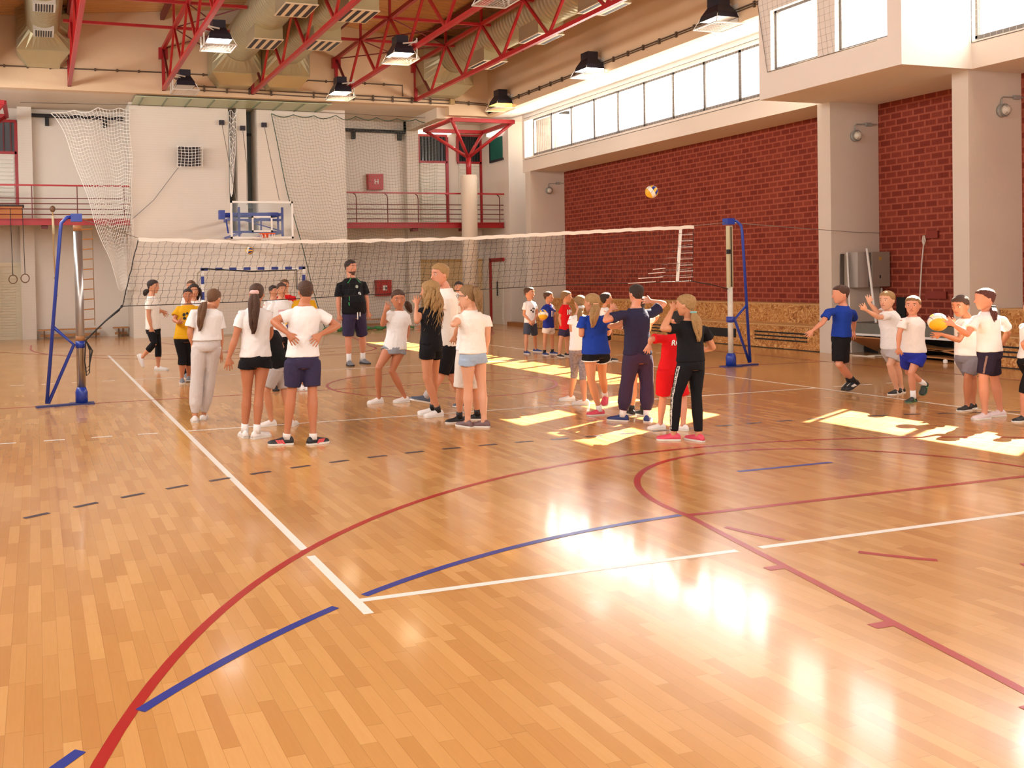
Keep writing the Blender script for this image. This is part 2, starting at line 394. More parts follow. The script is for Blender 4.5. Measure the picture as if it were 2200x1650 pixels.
# ------------------------------------------------------------------ painted court lines
LW = mat('white_line_paint', '#e6e2da', .3); LR = mat('red_line_paint', '#a31f1f', .28); LB = mat('blue_line_paint', '#22358a', .28); LK = mat('dark_line_paint', '#343143', .3); LRP = mat('old_red_line_paint', '#a8404a', .3)
ZL = [.0008]
def polyline(name, pts, wd, mt, label=None, closed=False):
    pts = [Vector((p[0], p[1], 0)) for p in pts]; vs = []; N = len(pts)
    for i, p in enumerate(pts):
        a = pts[(i-1) % N] if (closed or i) else p; c = pts[(i+1) % N] if (closed or i < N-1) else p
        t = (c-a).normalized(); nn = Vector((-t.y, t.x, 0))*wd/2
        vs += [(p+nn), (p-nn)]
    ZL[0] += .00004
    vs = [(q.x, q.y, ZL[0]) for q in vs]
    fs = [(2*i, 2*i+1, (2*i+3) % (2*N), (2*i+2) % (2*N)) for i in range(N if closed else N-1)]
    mb = MB(); mb.add(vs, fs); o = mb.build(name, mt, floor_o)
    if label: o['label'] = label
    return o
def dashes(name, path, wd, mt, L, gap, off=0.):
    mb = MB(); ZL[0] += .00004; pos = -off; pts = [Vector((p[0], p[1], 0)) for p in path]; acc = 0
    for a, c in zip(pts, pts[1:]):
        seg = (c-a).length; t = (c-a).normalized(); nn = Vector((-t.y, t.x, 0))*wd/2
        k = math.floor((acc+off)/(L+gap))
        while True:
            s0 = k*(L+gap)-off-acc; s1 = s0+L
            if s0 > seg: break
            s0c, s1c = max(0, s0), min(seg, s1)
            if s1c > s0c:
                p, q = a+t*s0c, a+t*s1c
                mb.add([(v.x, v.y, ZL[0]) for v in (p+nn, p-nn, q-nn, q+nn)], [(0, 1, 2, 3)])
            k += 1
        acc += seg
    return mb.build(name, mt, floor_o)
def arc(cx, cy, r, a0, a1, n=48): return [(cx+r*math.cos(R(a0+(a1-a0)*i/n)), cy+r*math.sin(R(a0+(a1-a0)*i/n))) for i in range(n+1)]
YC = 9.05; XC = 4.5
def mir(pts, f): return [(x, 2*YC-y) for x, y in pts] if f else pts
polyline('side_line', [(0, -.2), (0, .86)], .055, LW, 'white volleyball sideline'); polyline('side_line', [(0, 1.0), (0, 18.1)], .055, LW)
polyline('side_line', [(9, 0), (9, 18.1)], .055, LW)
polyline('end_line', [(0, 0), (2.43, 0)], .05, LW); polyline('end_line', [(2.6, 0), (9, 0)], .05, LW); polyline('end_line', [(0, 18.1), (9, 18.1)], .05, LW)
for yy in (6, 12.1):
    polyline('attack_line', [(0, yy), (9, yy)], .05, LW)
    dashes('attack_line_extension', [(-.3, yy), (-2.6, yy)], .05, LW, .22, .28); dashes('attack_line_extension', [(9.3, yy), (11.2, yy)], .05, LW, .22, .28)
polyline('centre_line', [(-3.2, YC), (12.2, YC)], .05, LRP, 'thin red centre line')
polyline('side_line', [(-3.2, -5.1), (-3.2, 23.2)], .05, LRP); polyline('side_line', [(12.2, -5.1), (12.2, 23.2)], .05, LRP, 'dark red outer sideline along the benches')
polyline('centre_circle', arc(XC, YC, 1.8, 0, 360, 96)[:-1], .05, LRP, 'red centre circle', True)
for f in (0, 1):
    lr = LR if not f else LRP
    polyline('three_point_line', mir([(-1.75, -5)]+arc(XC, -3.37, 6.25, 180, 0, 90)+[(10.75, -5)], f), .05, lr, 'red basketball arc')
    polyline('free_throw_circle', mir(arc(XC, .8, 1.8, 180, 0, 48), f), .05, lr)
    dashes('free_throw_circle_dashes', mir(arc(XC, .8, 1.8, 191, 349, 60), f), .05, lr, .40, .42)
    polyline('free_throw_line', mir([(2.7, .8), (6.3, .8)], f), .05, lr)
    for s in (-1, 1):
        polyline('lane_line', mir([(XC+s*1.8, .8), (XC+s*3, -5)], f), .05, lr, 'red slanted lane line')
        tk = MB(); ZL[0] += .00004
        for yy in (-.35, -1.22, -2.07):
            t = (.8-yy)/5.8; xx = XC+s*(1.8+1.2*t); y2 = 2*YC-yy if f else yy
            tk.add([(xx, y2-.03, ZL[0]), (xx+s*.13, y2-.03, ZL[0]), (xx+s*.13, y2+.03, ZL[0]), (xx, y2+.03, ZL[0])], [(0, 1, 2, 3)])
        tk.build('lane_mark', lr, floor_o)
    yg = -5.17
    if not f:
        a = arc(3, yg, 6, 155, 90, 60)
        def cut(p): return [q for q in a if q[0] > p[0] and q[0] < p[1]]
        polyline('goal_area_line', cut((-9, -1.36)), .05, LB, 'blue goal area line'); polyline('goal_area_line', cut((-1.22, -.06)), .05, LB); polyline('goal_area_line', cut((.06, 2.72)), .05, LB)
    else:
        polyline('goal_area_line', mir(arc(3, yg, 6, 170, 90)+arc(6, yg, 6, 90, 10), 1), .05, LRP)
    polyline('penalty_mark', mir([(4.02, yg+7), (5.02, yg+7)], f), .05, LB if not f else LRP)
    if not f: dashes('free_throw_dashes', arc(3, yg, 9, 150, 90, 90)+arc(6, yg, 9, 90, 30, 90), .05, LK, .2, .21)
b = MB()
# ------------------------------------------------------------------ roof trusses
TX = [-3.2+2.645*i for i in range(6)]
def truss(x, k):
    lab = ['red welded roof truss at the far left edge of the hall', 'red roof truss beside the leftmost round duct', 'red roof truss carrying two floodlights left of the paired ducts', 'red roof truss between the two paired ducts',
           'red roof truss with three floodlights right of the paired ducts', 'red roof truss nearest the right wall windows'][k]
    t = thing('roof_truss', lab, 'truss', (x, 8, 7.3), 'red roof trusses')
    yb, ye, zt, zb = 23.12, -6.4, 8.5, 7.34
    MB().bar((x, yb, zt), (x, ye, zt), .10, .10).build('top_chord', RED, t)
    MB().bar((x, yb, zb), (x, ye, zb), .10, .10).build('bottom_chord', RED, t)
    MB().bar((x, 23.08, zb-.05), (x, 23.08, zt+.05), .09, .09, (0, 1, 0)).build('end_post', RED, t)
    MB().box(x-.13, x+.13, 23.0, 23.16, zt-.3, zt+.02).build('bearing_plate', RED, t)
    yy = yb-.05
    while yy-2.33 > ye:
        mid = yy-1.165
        MB().bar((x, yy, zt), (x, mid, zb), .06, .06).build('diagonal', RED if yy < 22 else DRED, t)
        MB().bar((x, mid, zb), (x, yy-2.33, zt), .06, .06).build('diagonal', RED, t)
        yy -= 2.33
        MB().bar((x, yy, zt), (x, yy, zdeck(x)-.2), .06, .06, (0, 1, 0)).build('post', RED, t)
    MB().box(x-.06, x+.06, ye, 23.1, zdeck(x)-.24, zdeck(x)-.06).build('roof_beam', DRED, t)
    return t
for k, x in enumerate(TX): truss(x, k)
yy = 23.07-2.33; k = 0
while yy > 8:
    o = thing('tie_tube', ['red cross tube under the roof nearest the back wall', 'red cross tube, second from the back wall', 'red cross tube, third from the back wall', 'red cross tube, fourth from the back wall', 'red cross tube, fifth from the back wall', 'red cross tube, sixth from the back wall', 'red cross tube, seventh from the back wall'][k], 'tube', (4.5, yy, 8.5), 'roof cross tubes')
    for xa, xb in ((-.76, 3.58), (6.16, 10.3), (11.4, 12.58)): MB().bar((xa, yy, 8.5), (xb, yy, 8.5), .07, .07).build('tube_section', RED, o)
    yy -= 2.33; k += 1
for (xa, xb, lab) in ((TX[2], 3.5, 'thin red crossed bracing rods by the back wall left of the paired ducts'), (TX[4], TX[5], 'thin red crossed bracing rods by the back wall before the right hand duct')):
    b = MB(); b.tube([(xa, 20.74, 8.5), (xb, 23.07, 8.5)], .018, 6).tube([(xb, 20.74, 8.5), (xa, 23.07, 8.5)], .018, 6)
    b.tube([(xa, 20.74, 8.5), (xb, 18.41, 8.5)], .018, 6).tube([(xb, 20.74, 8.5), (xa, 18.41, 8.5)], .018, 6)
    tag(b.build('bracing_rods', DRED, base=(xa, 20.7, 8.5)), lab, 'bracing')
# ------------------------------------------------------------------ ducts
DUCT = mat('galvanised_duct', '#b9b08c', .38, .55, vary=.08, vscale=2); DUCTD = mat('duct_shadow_side', '#8f9188', .45, .5)
def duct(x, z, r, lab, kind, ds, WP=1.4):
    t = thing('air_duct', lab, 'duct', (x, 22, z), 'round ventilation ducts')
    prof = []; y = 21.9; 
    prof.append((r*.985, 0))
    n = 0
    b = MB(); L = 28.0; s = .16; z0 = 0
    while z0 < L:
        prof += [(r, z0), (r, z0+s*.75), (r+.012, z0+s*.85)]; z0 += s
    b.lathe((x, 21.9, z), prof, 28, (0, -1, 0)); b.build('pipe', DUCT, t, True)
    b = MB(); w = r*WP
    def rect(hw, z0, z1, yy): return [Vector((x-hw, yy, z0)), Vector((x+hw, yy, z0)), Vector((x+hw, yy, z1)), Vector((x-hw, yy, z1))]
    b.box(x-w, x+w, 22.35, 23.1, z-r-.25, z+r*.9)
    circ = [Vector((x+r*math.cos(2*PI*i/32), 21.88, z+r*math.sin(2*PI*i/32))) for i in range(32)]
    sq = []
    for i in range(32):
        c, s_ = math.cos(2*PI*i/32), math.sin(2*PI*i/32); q = max(abs(c), abs(s_)); sq.append(Vector((x+w*c/q, 22.36, z-.05+(r+.18)*s_/q)))
    b.rings([circ, sq], False)
    b.build('plenum_box', DUCT, t)
    b = MB(); b.rings([[Vector((x-w, 22.35, z-r-.25)), Vector((x+w, 22.35, z-r-.25)), Vector((x+w, 23.1, z-r-.25)), Vector((x-w, 23.1, z-r-.25))],
                       [Vector((x-w*.62, 22.6, z-r-.55)), Vector((x+w*.62, 22.6, z-r-.55)), Vector((x+w*.62, 23.1, z-r-.55)), Vector((x-w*.62, 23.1, z-r-.55))]]); b.build('reducer', DUCT, t)
    for yy in ds:
        if kind == 'box':
            d = MB().box(x-.36, x+.36, yy-.5, yy+.5, z-r-.24, z-r+.16).build('diffuser', DUCT, t)
            g = MB()
            for q in (-.30, -.10, .10, .30): g.box(x+q-.05, x+q+.05, yy-.46, yy+.46, z-r-.25, z-r-.235)
            g.build('grille', DGREY, d)
            MB().box(x-.38, x+.38, yy-.52, yy+.52, z-r-.245, z-r-.225).build('flange', mat('diffuser_cream', '#e4d8bd', .5), d)
        else:
            d = MB().box(x-.26, x+.26, yy-.36, yy+.36, z-r-.05, z-r+.12).build('grille_frame', mat('pale_grey_paint', '#c9c7bd', .5), t)
            g = MB()
            for q in range(7): g.box(x-.2+q*.062, x-.17+q*.062, yy-.3, yy+.3, z-r-.062, z-r-.049)
            g.build('grille', BLK, d)
    return t
duct(-1.24, 8.78, .45, 'leftmost round duct, grilles set flush in its underside', 'flat', (21.3, 18.9, 16.4), 1.55)
duct(4.12, 8.5, .52, 'left one of the paired round ducts beside the third truss', 'box', (18.9, 15.8, 12.7))
duct(5.6, 8.5, .52, 'right one of the paired round ducts beside the third truss', 'box', (18.7, 15.9, 13.0))
duct(10.85, 8.5, .52, 'round duct running along the right upper wall', 'box', (19.7, 16.7, 13.9, 11.1), 1.62)
for px, py, lab in ((0, 0, ''),)[:0]: pass
# ------------------------------------------------------------------ floodlights
GUARD = mat('guard_wire_white', '#cfc8bd', .45, .2); HOOD = mat('lamp_hood', '#33313c', .35, .5)
def flood(c, side, lens, lab, wall=False):
    c = Vector(c); t = thing('floodlight', lab, 'lamp', c, 'caged hall floodlights')
    b = MB(); b.box(c.x-.15, c.x+.15, c.y-.17, c.y+.17, c.z+.28, c.z+.46)
    def rc(hx, hy, z): return [c+Vector((-hx, -hy, z)), c+Vector((hx, -hy, z)), c+Vector((hx, hy, z)), c+Vector((-hx, hy, z))]
    b.rings([rc(.15, .17, .28), rc(.24, .26, .12), rc(.27, .29, 0)], False); b.build('hood', HOOD, t)
    MB().box(c.x-.26, c.x+.26, c.y-.28, c.y+.28, c.z+.005, c.z+.03).build('lens', lens, t)
    g = MB(); zz = c.z-.14; h = .36
    for a, d in (((-h, -h), (h, -h)), ((h, -h), (h, h)), ((h, h), (-h, h)), ((-h, h), (-h, -h))):
        g.bar((c.x+a[0], c.y+a[1], zz), (c.x+d[0], c.y+d[1], zz), .025, .025)
    for q in range(1, 10):
        u = -h+q*.072; g.bar((c.x+u, c.y-h, zz), (c.x+u, c.y+h, zz), .006, .006); g.bar((c.x-h, c.y+u, zz), (c.x+h, c.y+u, zz), .006, .006)
    for sx in (-1, 1):
        for sy in (-1, 1): g.bar((c.x+sx*h, c.y+sy*h, zz), (c.x+sx*.26, c.y+sy*.28, c.z+.06), .012, .012)
    g.build('wire_guard', GUARD, t)
    b = MB()
    if wall:
        for sy in (-.2, .2): b.bar((c.x, c.y+sy, c.z+.1), (12.6, c.y+sy, c.z+.1), .03, .03)
        b.box(12.57, 12.6, c.y-.25, c.y+.25, c.z-.1, c.z+.3).box(c.x+.1, 12.6, c.y-.05, c.y+.05, c.z+.28, c.z+.36)
    else:
        xx = c.x-side*.36
        for sy in (-.2, .2):
            b.bar((c.x, c.y+sy, c.z+.25), (xx, c.y+sy, c.z+.30), .035, .035); b.bar((xx, c.y+sy, c.z+.4), (xx, c.y+sy, c.z-.14), .03, .03, (0, 1, 0)); b.bar((xx, c.y+sy, c.z+.35), (c.x+side*.1, c.y+sy, c.z+.04), .025, .025)
    b.build('bracket', GUARD, t)
    return t
LW1 = emit('lens_white', '#fff4ee', LAMP); LW2 = emit('lens_warm', '#ffe9c2', LAMP); LY = emit('lens_yellow', '#ffb437', LAMP*.6); LOFF = mat('lens_off', '#b9ada0', .2)
flood((2.5, 21.8, 7.15), 1, LOFF, 'unlit floodlight on the second truss close to the back wall')
flood((2.5, 16.66, 7.15), 1, LW1, 'lit white floodlight on the second truss above the left group')
flood((7.05, 21.7, 7.15), -1, LW2, 'lit floodlight on the fourth truss close to the back wall')
flood((7.05, 16.9, 7.15), -1, LW2, 'lit warm floodlight on the fourth truss, largest of the lit ones')
flood((7.05, 11.8, 7.15), -1, LOFF, 'unlit floodlight under the roof at the top edge of the view')
flood((12.3, 21.7, 7.02), 1, LY, 'floodlight glowing amber in the far corner of the right wall', True)
flood((12.3, 16.75, 7.02), 1, LW1, 'lit white floodlight on the right upper wall', True)
flood((12.3, 11.85, 7.02), 1, LOFF, 'unlit floodlight on the right upper wall nearest the bay', True)
# conduits
def conduit(lab, pts, r=.018, clips=None, pairs=0.):
    t = thing('cable_run', lab, 'cable', pts[0])
    b = MB(); b.tube(pts, r, 6)
    if pairs: b.tube([Vector(p)-Vector((0, 0, pairs)) for p in pts], r*.8, 6)
    b.build('cable', CABLE, t)
    for a, d in zip(pts, pts[1:]):
        a, d = Vector(a), Vector(d); n = max(1, int((d-a).length/.6))
        for i in range(1, n): p = a.lerp(d, i/n); MB().box(p.x-.025, p.x+.025, p.y-.025, p.y+.02, p.z-pairs-.04, p.z+.04).build('clip', CABLE, t)
    return t
conduit('upper cable run clipped along the back beam', [(-3.5, 23.13, 7.78), (2, 23.13, 7.82), (9.6, 23.13, 7.79), (9.6, 23.13, 7.45)])
conduit('lower double cable run on the back beam with a junction box', [(2.6, 23.12, 7.47), (6, 23.12, 7.42), (11.2, 23.12, 7.38)], .02, None, .11)
conduit('cable run along the bottom of the right upper wall', [(11.3, 23.12, 7.36), (12.5, 23.12, 7.32), (12.57, 22.9, 7.2), (12.58, 10.5, 7.2)], .018, None, .05)
b = MB().box(11.2, 11.36, 23.02, 23.15, 7.25, 7.42); tag(b.build('junction_box', mat('box_tan', '#a88a5c', .5), base=(11.3, 23.1, 7.3)), 'tan round junction box where the back beam cables meet', 'box')
# green translucent sheet soffit over the block
b = MB(); 
t = thing('canopy_sheet', 'pale green translucent sheeting hung between beam and block', 'canopy', (4.4, 23.9, 7.15))
MB().box(1.3, 7.3, 23.3, 24.6, 7.13, 7.15).build('sheet', mat('green_sheet', '#b9c3a0', .4), t)
b = MB()
for i in range(9): b.box(1.5+i*.7, 1.54+i*.7, 23.3, 24.6, 7.10, 7.13)
b.build('rib', mat('green_rib', '#7d876c', .5), t)
# ------------------------------------------------------------------ balconies
def balcony(lab, x0, x1, zb, zt, posts, lx, curved):
    t = thing('balcony', lab, 'balcony', ((x0+x1)/2, 25, zb))
    MB().box(x0, x1, 24.72, 26.4, zt-.14, zt-.02).build('slab', SOFF, t)
    b = MB(); b.box(x0, x1, 24.62, 24.74, zt-.03, zt).box(x0, x1, 24.62, 24.74, zb, zb+.03).box(x0, x1, 24.66, 24.70, zb, zt)
    b.build('edge_beam', RED, t)
    r = MB().bar((x0, 24.62, zt+.98), (x1, 24.62, zt+.98), .05, .05).build('handrail', RED, t)
    for i, dz in enumerate((.60, .44, .28, .12)): MB().tube([(x0, 24.66, zt+dz), (x1, 24.66, zt+dz)], .014, 6).build('rail', DRED, t)
    for px in posts:
        if curved: MB().tube([(px-.12, 24.62, zt+.96), (px-.03, 24.64, zt+.90), (px, 24.66, zt+.80), (px, 24.66, zt)], .017, 6).build('baluster', DRED, t)
        else: MB().tube([(px, 24.66, zt+.98), (px, 24.66, zt)], .016, 6).build('baluster', DRED, t)
    for px in lx: MB().box(px-.1, px+.1, 24.7, 24.95, zb-.1, zb).build('bracket', DRED, t)
balcony('right balcony with curved red balusters behind the column', 8.15, 13.9, 3.36, 3.55, [8.5, 9.6, 10.7, 11.8, 12.75, 13.75], [10.6, 12.4], True)
balcony('left balcony with a red edge beam and plain rails', -4.9, 1.2, 3.46, 3.66, [-2.9, -1.64, -.35, 1.02], [-1.3], False)
# vaulting box on left balcony
t = thing('vaulting_box', 'orange wooden vaulting box end showing on the left balcony', 'gym equipment', (-2.4, 25.1, 3.66))
MB().box(-3.4, -1.92, 24.85, 25.4, 3.66, 4.03).build('box_body', mat('orange_wood', '#c07332', .45, vary=.15, vscale=4), t); MB().box(-3.45, -1.87, 24.82, 25.43, 4.03, 4.08).build('pad', mat('brown_leather', '#3a2420', .5), t)
# rails (dark pipes) under recess ceilings
for lab, x0, x1, z in (('dark pipe rail across the left recess', -2, 1.2, 6.98), ('dark pipe rail across the right recess', 8.15, 11.3, 6.85)):
    t = thing('pipe_rail', lab, 'pipe', (x0, 26.2, z)); MB().tube([(x0, 26.2, z), (x1, 26.2, z-.03)], .06, 8).build('pipe', DGREY, t)
    for q in (.25, .8): MB().box(x0+(x1-x0)*q, x0+(x1-x0)*q+.12, 26.2, 26.4, z-.3, z).build('bracket', BLK, t)
b = MB().box(-2.02, -1.6, 26.05, 26.4, 0, 7.2).box(10.9, 11.35, 26.1, 26.4, 0, 7.2)
struct('wall_back_piers', b, WALLW, 'white piers in the recesses')
# upper windows with bars
def barred(lab, x0, x1, z0, z1, lz, n, group):
    y = 26.36
    t = thing('barred_window', lab, 'window', ((x0+x1)/2, y, z0), group)
    MB().box(x0, x1, y, y+.03, z0, z1).build('pane', mat('dark_pane', '#60656a', .15), t)
    f = MB().box(x0-.06, x1+.06, y-.05, y+.02, z0-.08, z0).box(x0-.06, x1+.06, y-.05, y+.02, z1, z1+.08).box(x0-.08, x0, y-.05, y+.02, z0, z1).box(x1, x1+.1, y-.05, y+.02, z0-.1, z1); f.build('frame', RED, t)
    for i in range(n):
        px = x0+(x1-x0)*(i+.5)/n; MB().box(px-.018, px+.018, y-.05, y-.02, z0, z1).build('bar', BLK if group else DRED, t)
    d = MB().box(x0, x1, y-.0, y+.03, lz, z0-.08); d.build('louvre_panel', LOUV, t)
    s = MB(); k = 0; zz = lz
    while zz < z0-.15: s.box(x0+.03, x1-.03, y-.035, y, zz+.02, zz+.105); zz += .125
    s.build('slat', LOUV, t)
    MB().box(x1, x1+.1, y-.05, y+.03, lz, z0-.1).build('post', RED, t)
barred('barred window over white louvres left of the red branching column', 11.5, 12.5, 5.86, 6.72, 3.56, 8, 'barred windows')
barred('barred window over white louvres behind the red branching column', 13.02, 13.85, 5.86, 6.76, 3.56, 12, 'barred windows')
barred('barred red framed window in the far upper left corner', -3.6, -2.12, 5.85, 6.75, 3.7, 7, None)
tl = thing('tube_light', 'white fluorescent tube above the left barred window', 'lamp', (12, 26.3, 6.9)); MB().box(11.3, 12.7, 26.25, 26.34, 6.82, 6.92).build('tube', emit('tube_glow', '#fff6ec', 2.5), tl)
tl = thing('tube_light', 'white fluorescent tube above the small dark green window', 'lamp', (13.9, 25.1, 6.75)); MB().box(13.84, 13.92, 24.6, 25.75, 6.68, 6.78).build('tube', emit('tube_glow', '#fff6ec', 2.5), tl)
t = thing('side_window', 'small dark green window on the corner side wall', 'window', (13.9, 25.1, 5.7)); MB().box(13.9, 13.925, 24.7, 25.58, 5.8, 6.56).build('pane', mat('green_pane', '#2e6e62', .1), t); MB().box(13.88, 13.93, 24.64, 25.64, 5.72, 5.8).box(13.88, 13.93, 25.58, 25.64, 5.8, 6.6).build('frame', DGREY, t)
# doors
t = struct('door_1', MB().box(13.90, 13.93, 24.8, 25.62, 0, 2.2), LOUV, 'white louvred door in a red frame, right back corner')
f = MB().box(13.86, 13.94, 25.62, 25.76, 0, 2.33).box(13.86, 13.94, 24.7, 25.7, 2.2, 2.33); f.build('door_frame', RED, t)
s = MB(); zz = .1
while zz < 2.1: s.box(13.885, 13.9, 24.86, 25.56, zz, zz+.06); zz += .085
s.build('slat', LOUV, t); MB().box(13.86, 13.9, 25.15, 25.19, 1.0, 1.5).build('door_handle', DGREY, t)
t = struct('door_2', MB().box(-3.3, -2.1, 26.34, 26.4, 0, 2.27), mat('cream_door', '#e3d8bd', .5), 'cream louvred door under the left balcony')
MB().box(-2.1, -1.98, 26.3, 26.4, 0, 2.4).box(-3.4, -2.1, 26.3, 26.4, 2.27, 2.4).build('door_frame', mat('cream_door', '#e3d8bd'), t)
s = MB(); zz = .12
while zz < 2.1: s.box(-3.2, -2.2, 26.315, 26.34, zz, zz+.065); zz += .085
s.build('slat', mat('cream_door', '#e3d8bd'), t)
t = struct('door_3', MB().box(11.4, 13.9, 26.36, 26.4, 0, 2.25), mat('cream_wall_door', '#dcbf8f', .6), 'wide cream door behind the round column')
MB().box(11.3, 13.9, 26.33, 26.4, 2.25, 2.33).build('door_frame', mat('ochre_frame', '#c99f62'), t)
# branching column
def tree_col(cx, cy, lab):
    t = thing('branching_column', lab, 'column', (cx, cy, 0))
    MB().lathe((cx, cy, 0), [(.27, 0), (.27, 4.3), (.28, 4.32), (.28, 5.05), (.26, 5.12), (.1, 5.14)], 28).build('shaft', WHITE if cx < 0 else mat('cream_shaft', '#e6d7c2', .6), t, True)
    MB().lathe((cx, cy, 5.1), [(.09, 0), (.09, .7)], 16).build('neck', RED, t, True)
    h = 1.12; z = 6.78
    f = MB()
    cs = [(cx-h, cy-h), (cx+h, cy-h), (cx+h, cy+h), (cx-h, cy+h)]
    for i in range(4): f.bar((*cs[i], z), (*cs[(i+1) % 4], z), .11, .12)
    f.build('head_frame', RED, t)
    for c in cs: MB().tube([(cx, cy, 5.72), (c[0], c[1], z)], .058, 10).build('strut', RED, t, True)
tree_col(12.42, 24.3, 'cream round column with four red struts holding a square frame')
tree_col(-3.42, 24.3, 'left round column, just its red strut frame showing at the picture edge')
# red hydrant cabinets
def cabinet(lab, x0, z0, txt):
    t = thing('hydrant_cabinet', lab, 'cabinet', (x0+.28, 26.3, z0))
    MB().box(x0, x0+.56, 26.2, 26.4, z0, z0+.55).build('case', mat('cabinet_red', '#b3211c', .4), t)
    MB().box(x0+.02, x0+.54, 26.18, 26.2, z0+.02, z0+.53).build('door', mat('cabinet_red', '#b3211c', .4), t)
    if txt == 'H': text_mesh('H', .24, (x0+.30, 26.176, z0+.27), (1, 0, 0), (0, 0, 1), .002, .004).build('letter', WHITE, t)
    else:
        MB().box(x0+.22, x0+.38, 26.174, 26.18, z0+.19, z0+.36).build('sticker', WHITE, t); MB().box(x0+.31, x0+.37, 26.172, 26.175, z0+.22, z0+.30).build('pictogram', BLK, t)
    MB().ball((x0+.08, 26.17, z0+.28), .015).build('lock', GREY, t)
cabinet('red cabinet marked with a white letter on the upper back wall', 9.48, 4.79, 'H')
cabinet('red cabinet with a white sticker low on the back wall', 9.72, 1.08, '')
# ------------------------------------------------------------------ right wall bench and fittings
def osb_bench(lab, y0, y1, vents):
    t = thing('tiered_bench', lab, 'bench', (14.2, (y0+y1)/2, 0), 'strand board benches')
    MB().box(13.64, 13.68, y0, y1, .02, .50).build('front_panel', OSB, t)
    MB().box(13.62, 14.33, y0, y1, .50, .53).build('seat', mat('board_edge', '#c79a62', .5, vary=.2, vscale=6), t)
    MB().box(14.30, 14.34, y0, y1, .53, .93).build('back_panel', OSB, t)
    MB().box(14.28, 14.87, y0, y1, .93, .96).build('ledge', mat('board_edge', '#c79a62', .5), t)
    MB().box(13.65, 13.67, y0, y1, 0, .02).build('toe_gap', BLK, t)
    for (a, c, kind) in vents:
        if kind == 's':
            b = MB()
            for zz in (.18, .26, .34): b.box(13.625, 13.645, a, c, zz, zz+.028)
            b.build('vent_slot', BLK, t)
        else: MB().box(13.625, 13.645, a, c, .18, .38).build('opening', BLK, t)
osb_bench('long tiered strand board bench below the main brick wall', 10.57, 22.2, [(10.9, 12.4, 's'), (13.0, 14.5, 'o'), (14.9, 16.1, 's'), (16.6, 18, 'o')])
osb_bench('tiered strand board bench behind the girl at the right edge', 2.2, 7.28, [(4.5, 6.9, 's')])
def bulkhead(c, lab):
    c = Vector(c); t = thing('bulkhead_lamp', lab, 'lamp', c, 'round bulkhead lamps'); 
    MB().lathe(c, [(.11, 0), (.115, .03), (.10, .06)], 24, (0, -1, 0)).build('base', mat('lamp_grey', '#9a9a94', .5), t, True)
    MB().lathe(c+Vector((0, -.05, 0)), [(.09, 0), (.085, .05), (.05, .10), (.01, .11)], 20, (0, -1, 0)).build('globe', mat('lamp_glass', '#cfcabb', .25), t, True)
    b = MB(); b.tube([c+Vector((.11*math.cos(a*PI/8), -.075, .11*math.sin(a*PI/8))) for a in range(16)], .008, 5, True)
    for s in (-.04, .04): b.tube([c+Vector((s, -.02, .1)), c+Vector((s, -.13, .06)), c+Vector((s, -.15, 0)), c+Vector((s, -.13, -.06)), c+Vector((s, -.02, -.1))], .005, 5)
    b.build('cage', mat('cage_grey', '#8b8b86', .4), t)
    b = MB().tube([c+Vector((0, -.01, .11)), c+Vector((0, -.015, .2)), c+Vector((.04, -.015, .24)), c+Vector((.58, -.015, .25))], .012, 6); b.box(c.x+.28, c.x+.42, c.y-.04, c.y, c.z+.21, c.z+.28); b.build('conduit', mat('lamp_grey', '#9a9a94'), t)
bulkhead((14.27, 22.27, 4.43), 'round caged lamp in the far shadowed corner of the brick wall')
bulkhead((14.23, 10.23, 4.38), 'round caged lamp on the pier above the grey electrical box')
bulkhead((14.37, 7.29, 4.38), 'round caged lamp on the pier at the right edge of the view')
t = thing('electrical_box', 'grey metal switch box on the pier behind the blond boy', 'electrical box', (14.5, 10.1, 1.33))
MB().box(14.02, 14.29, 9.98, 10.24, 1.32, 2.03).build('side_case', mat('box_grey', '#a7a098', .5), t); MB().box(14.37, 14.82, 9.95, 10.24, 1.33, 2.03).build('main_case', mat('box_grey2', '#988d80', .5), t)
MB().box(14.29, 14.37, 9.98, 10.2, 1.33, 2.02).build('gutter', mat('box_dark', '#6e665c'), t); MB().box(14.55, 14.57, 9.94, 9.95, 1.5, 1.56).build('keyhole', BLK, t); MB().box(14.54, 14.60, 9.945, 9.95, 1.86, 1.93).build('warning_sticker', mat('sticker_yellow', '#b9974a'), t)
tag(MB().tube([(14.85, 10.18, 1.3), (14.85, 10.18, 0)], .02, 6).build('conduit_pipe', WHITE, base=(14.85, 10.18, 0)), 'white pipe running down from the grey switch box', 'pipe')
def pole(lab, a, c, r, mt, cap=None):
    t = thing('pole', lab, 'pole', a); MB().tube([a, c], r, 10).build('rod', mt, t, True)
    if cap: MB().tube([Vector(a).lerp(Vector(c), .0), Vector(a).lerp(Vector(c), .3)], r*1.25, 10).build('lower_sleeve', cap, t, True)
pole('dark post leaning at the pier behind the boy in blue', (13.78, 10.15, 0), (13.86, 10.2, 2.0), .035, mat('dark_post', '#4a413b', .5))
pole('white pole beside the dark post', (13.86, 10.0, .02), (13.93, 10.15, 2.03), .016, WHITE)
pole('slim pole, white above and chrome below, before the switch box', (14.1, 9.55, 0), (14.17, 9.9, 2.1), .022, WHITE, CHROME)
b = MB(); pts = []
for i in range(60):
    a = i/59; pts.append((13.3+.9*a+.1*math.sin(a*9), 9.6-.5*a+.18*math.sin(a*13), .012+.006*math.sin(a*20)))
tag(b.tube(pts, .012, 6).build('extension_cable', mat('cable_white', '#ded7c6', .6), base=(13.7, 9.4, 0), smooth=True), 'loose white cable snaking on the floor by the poles', 'cable')
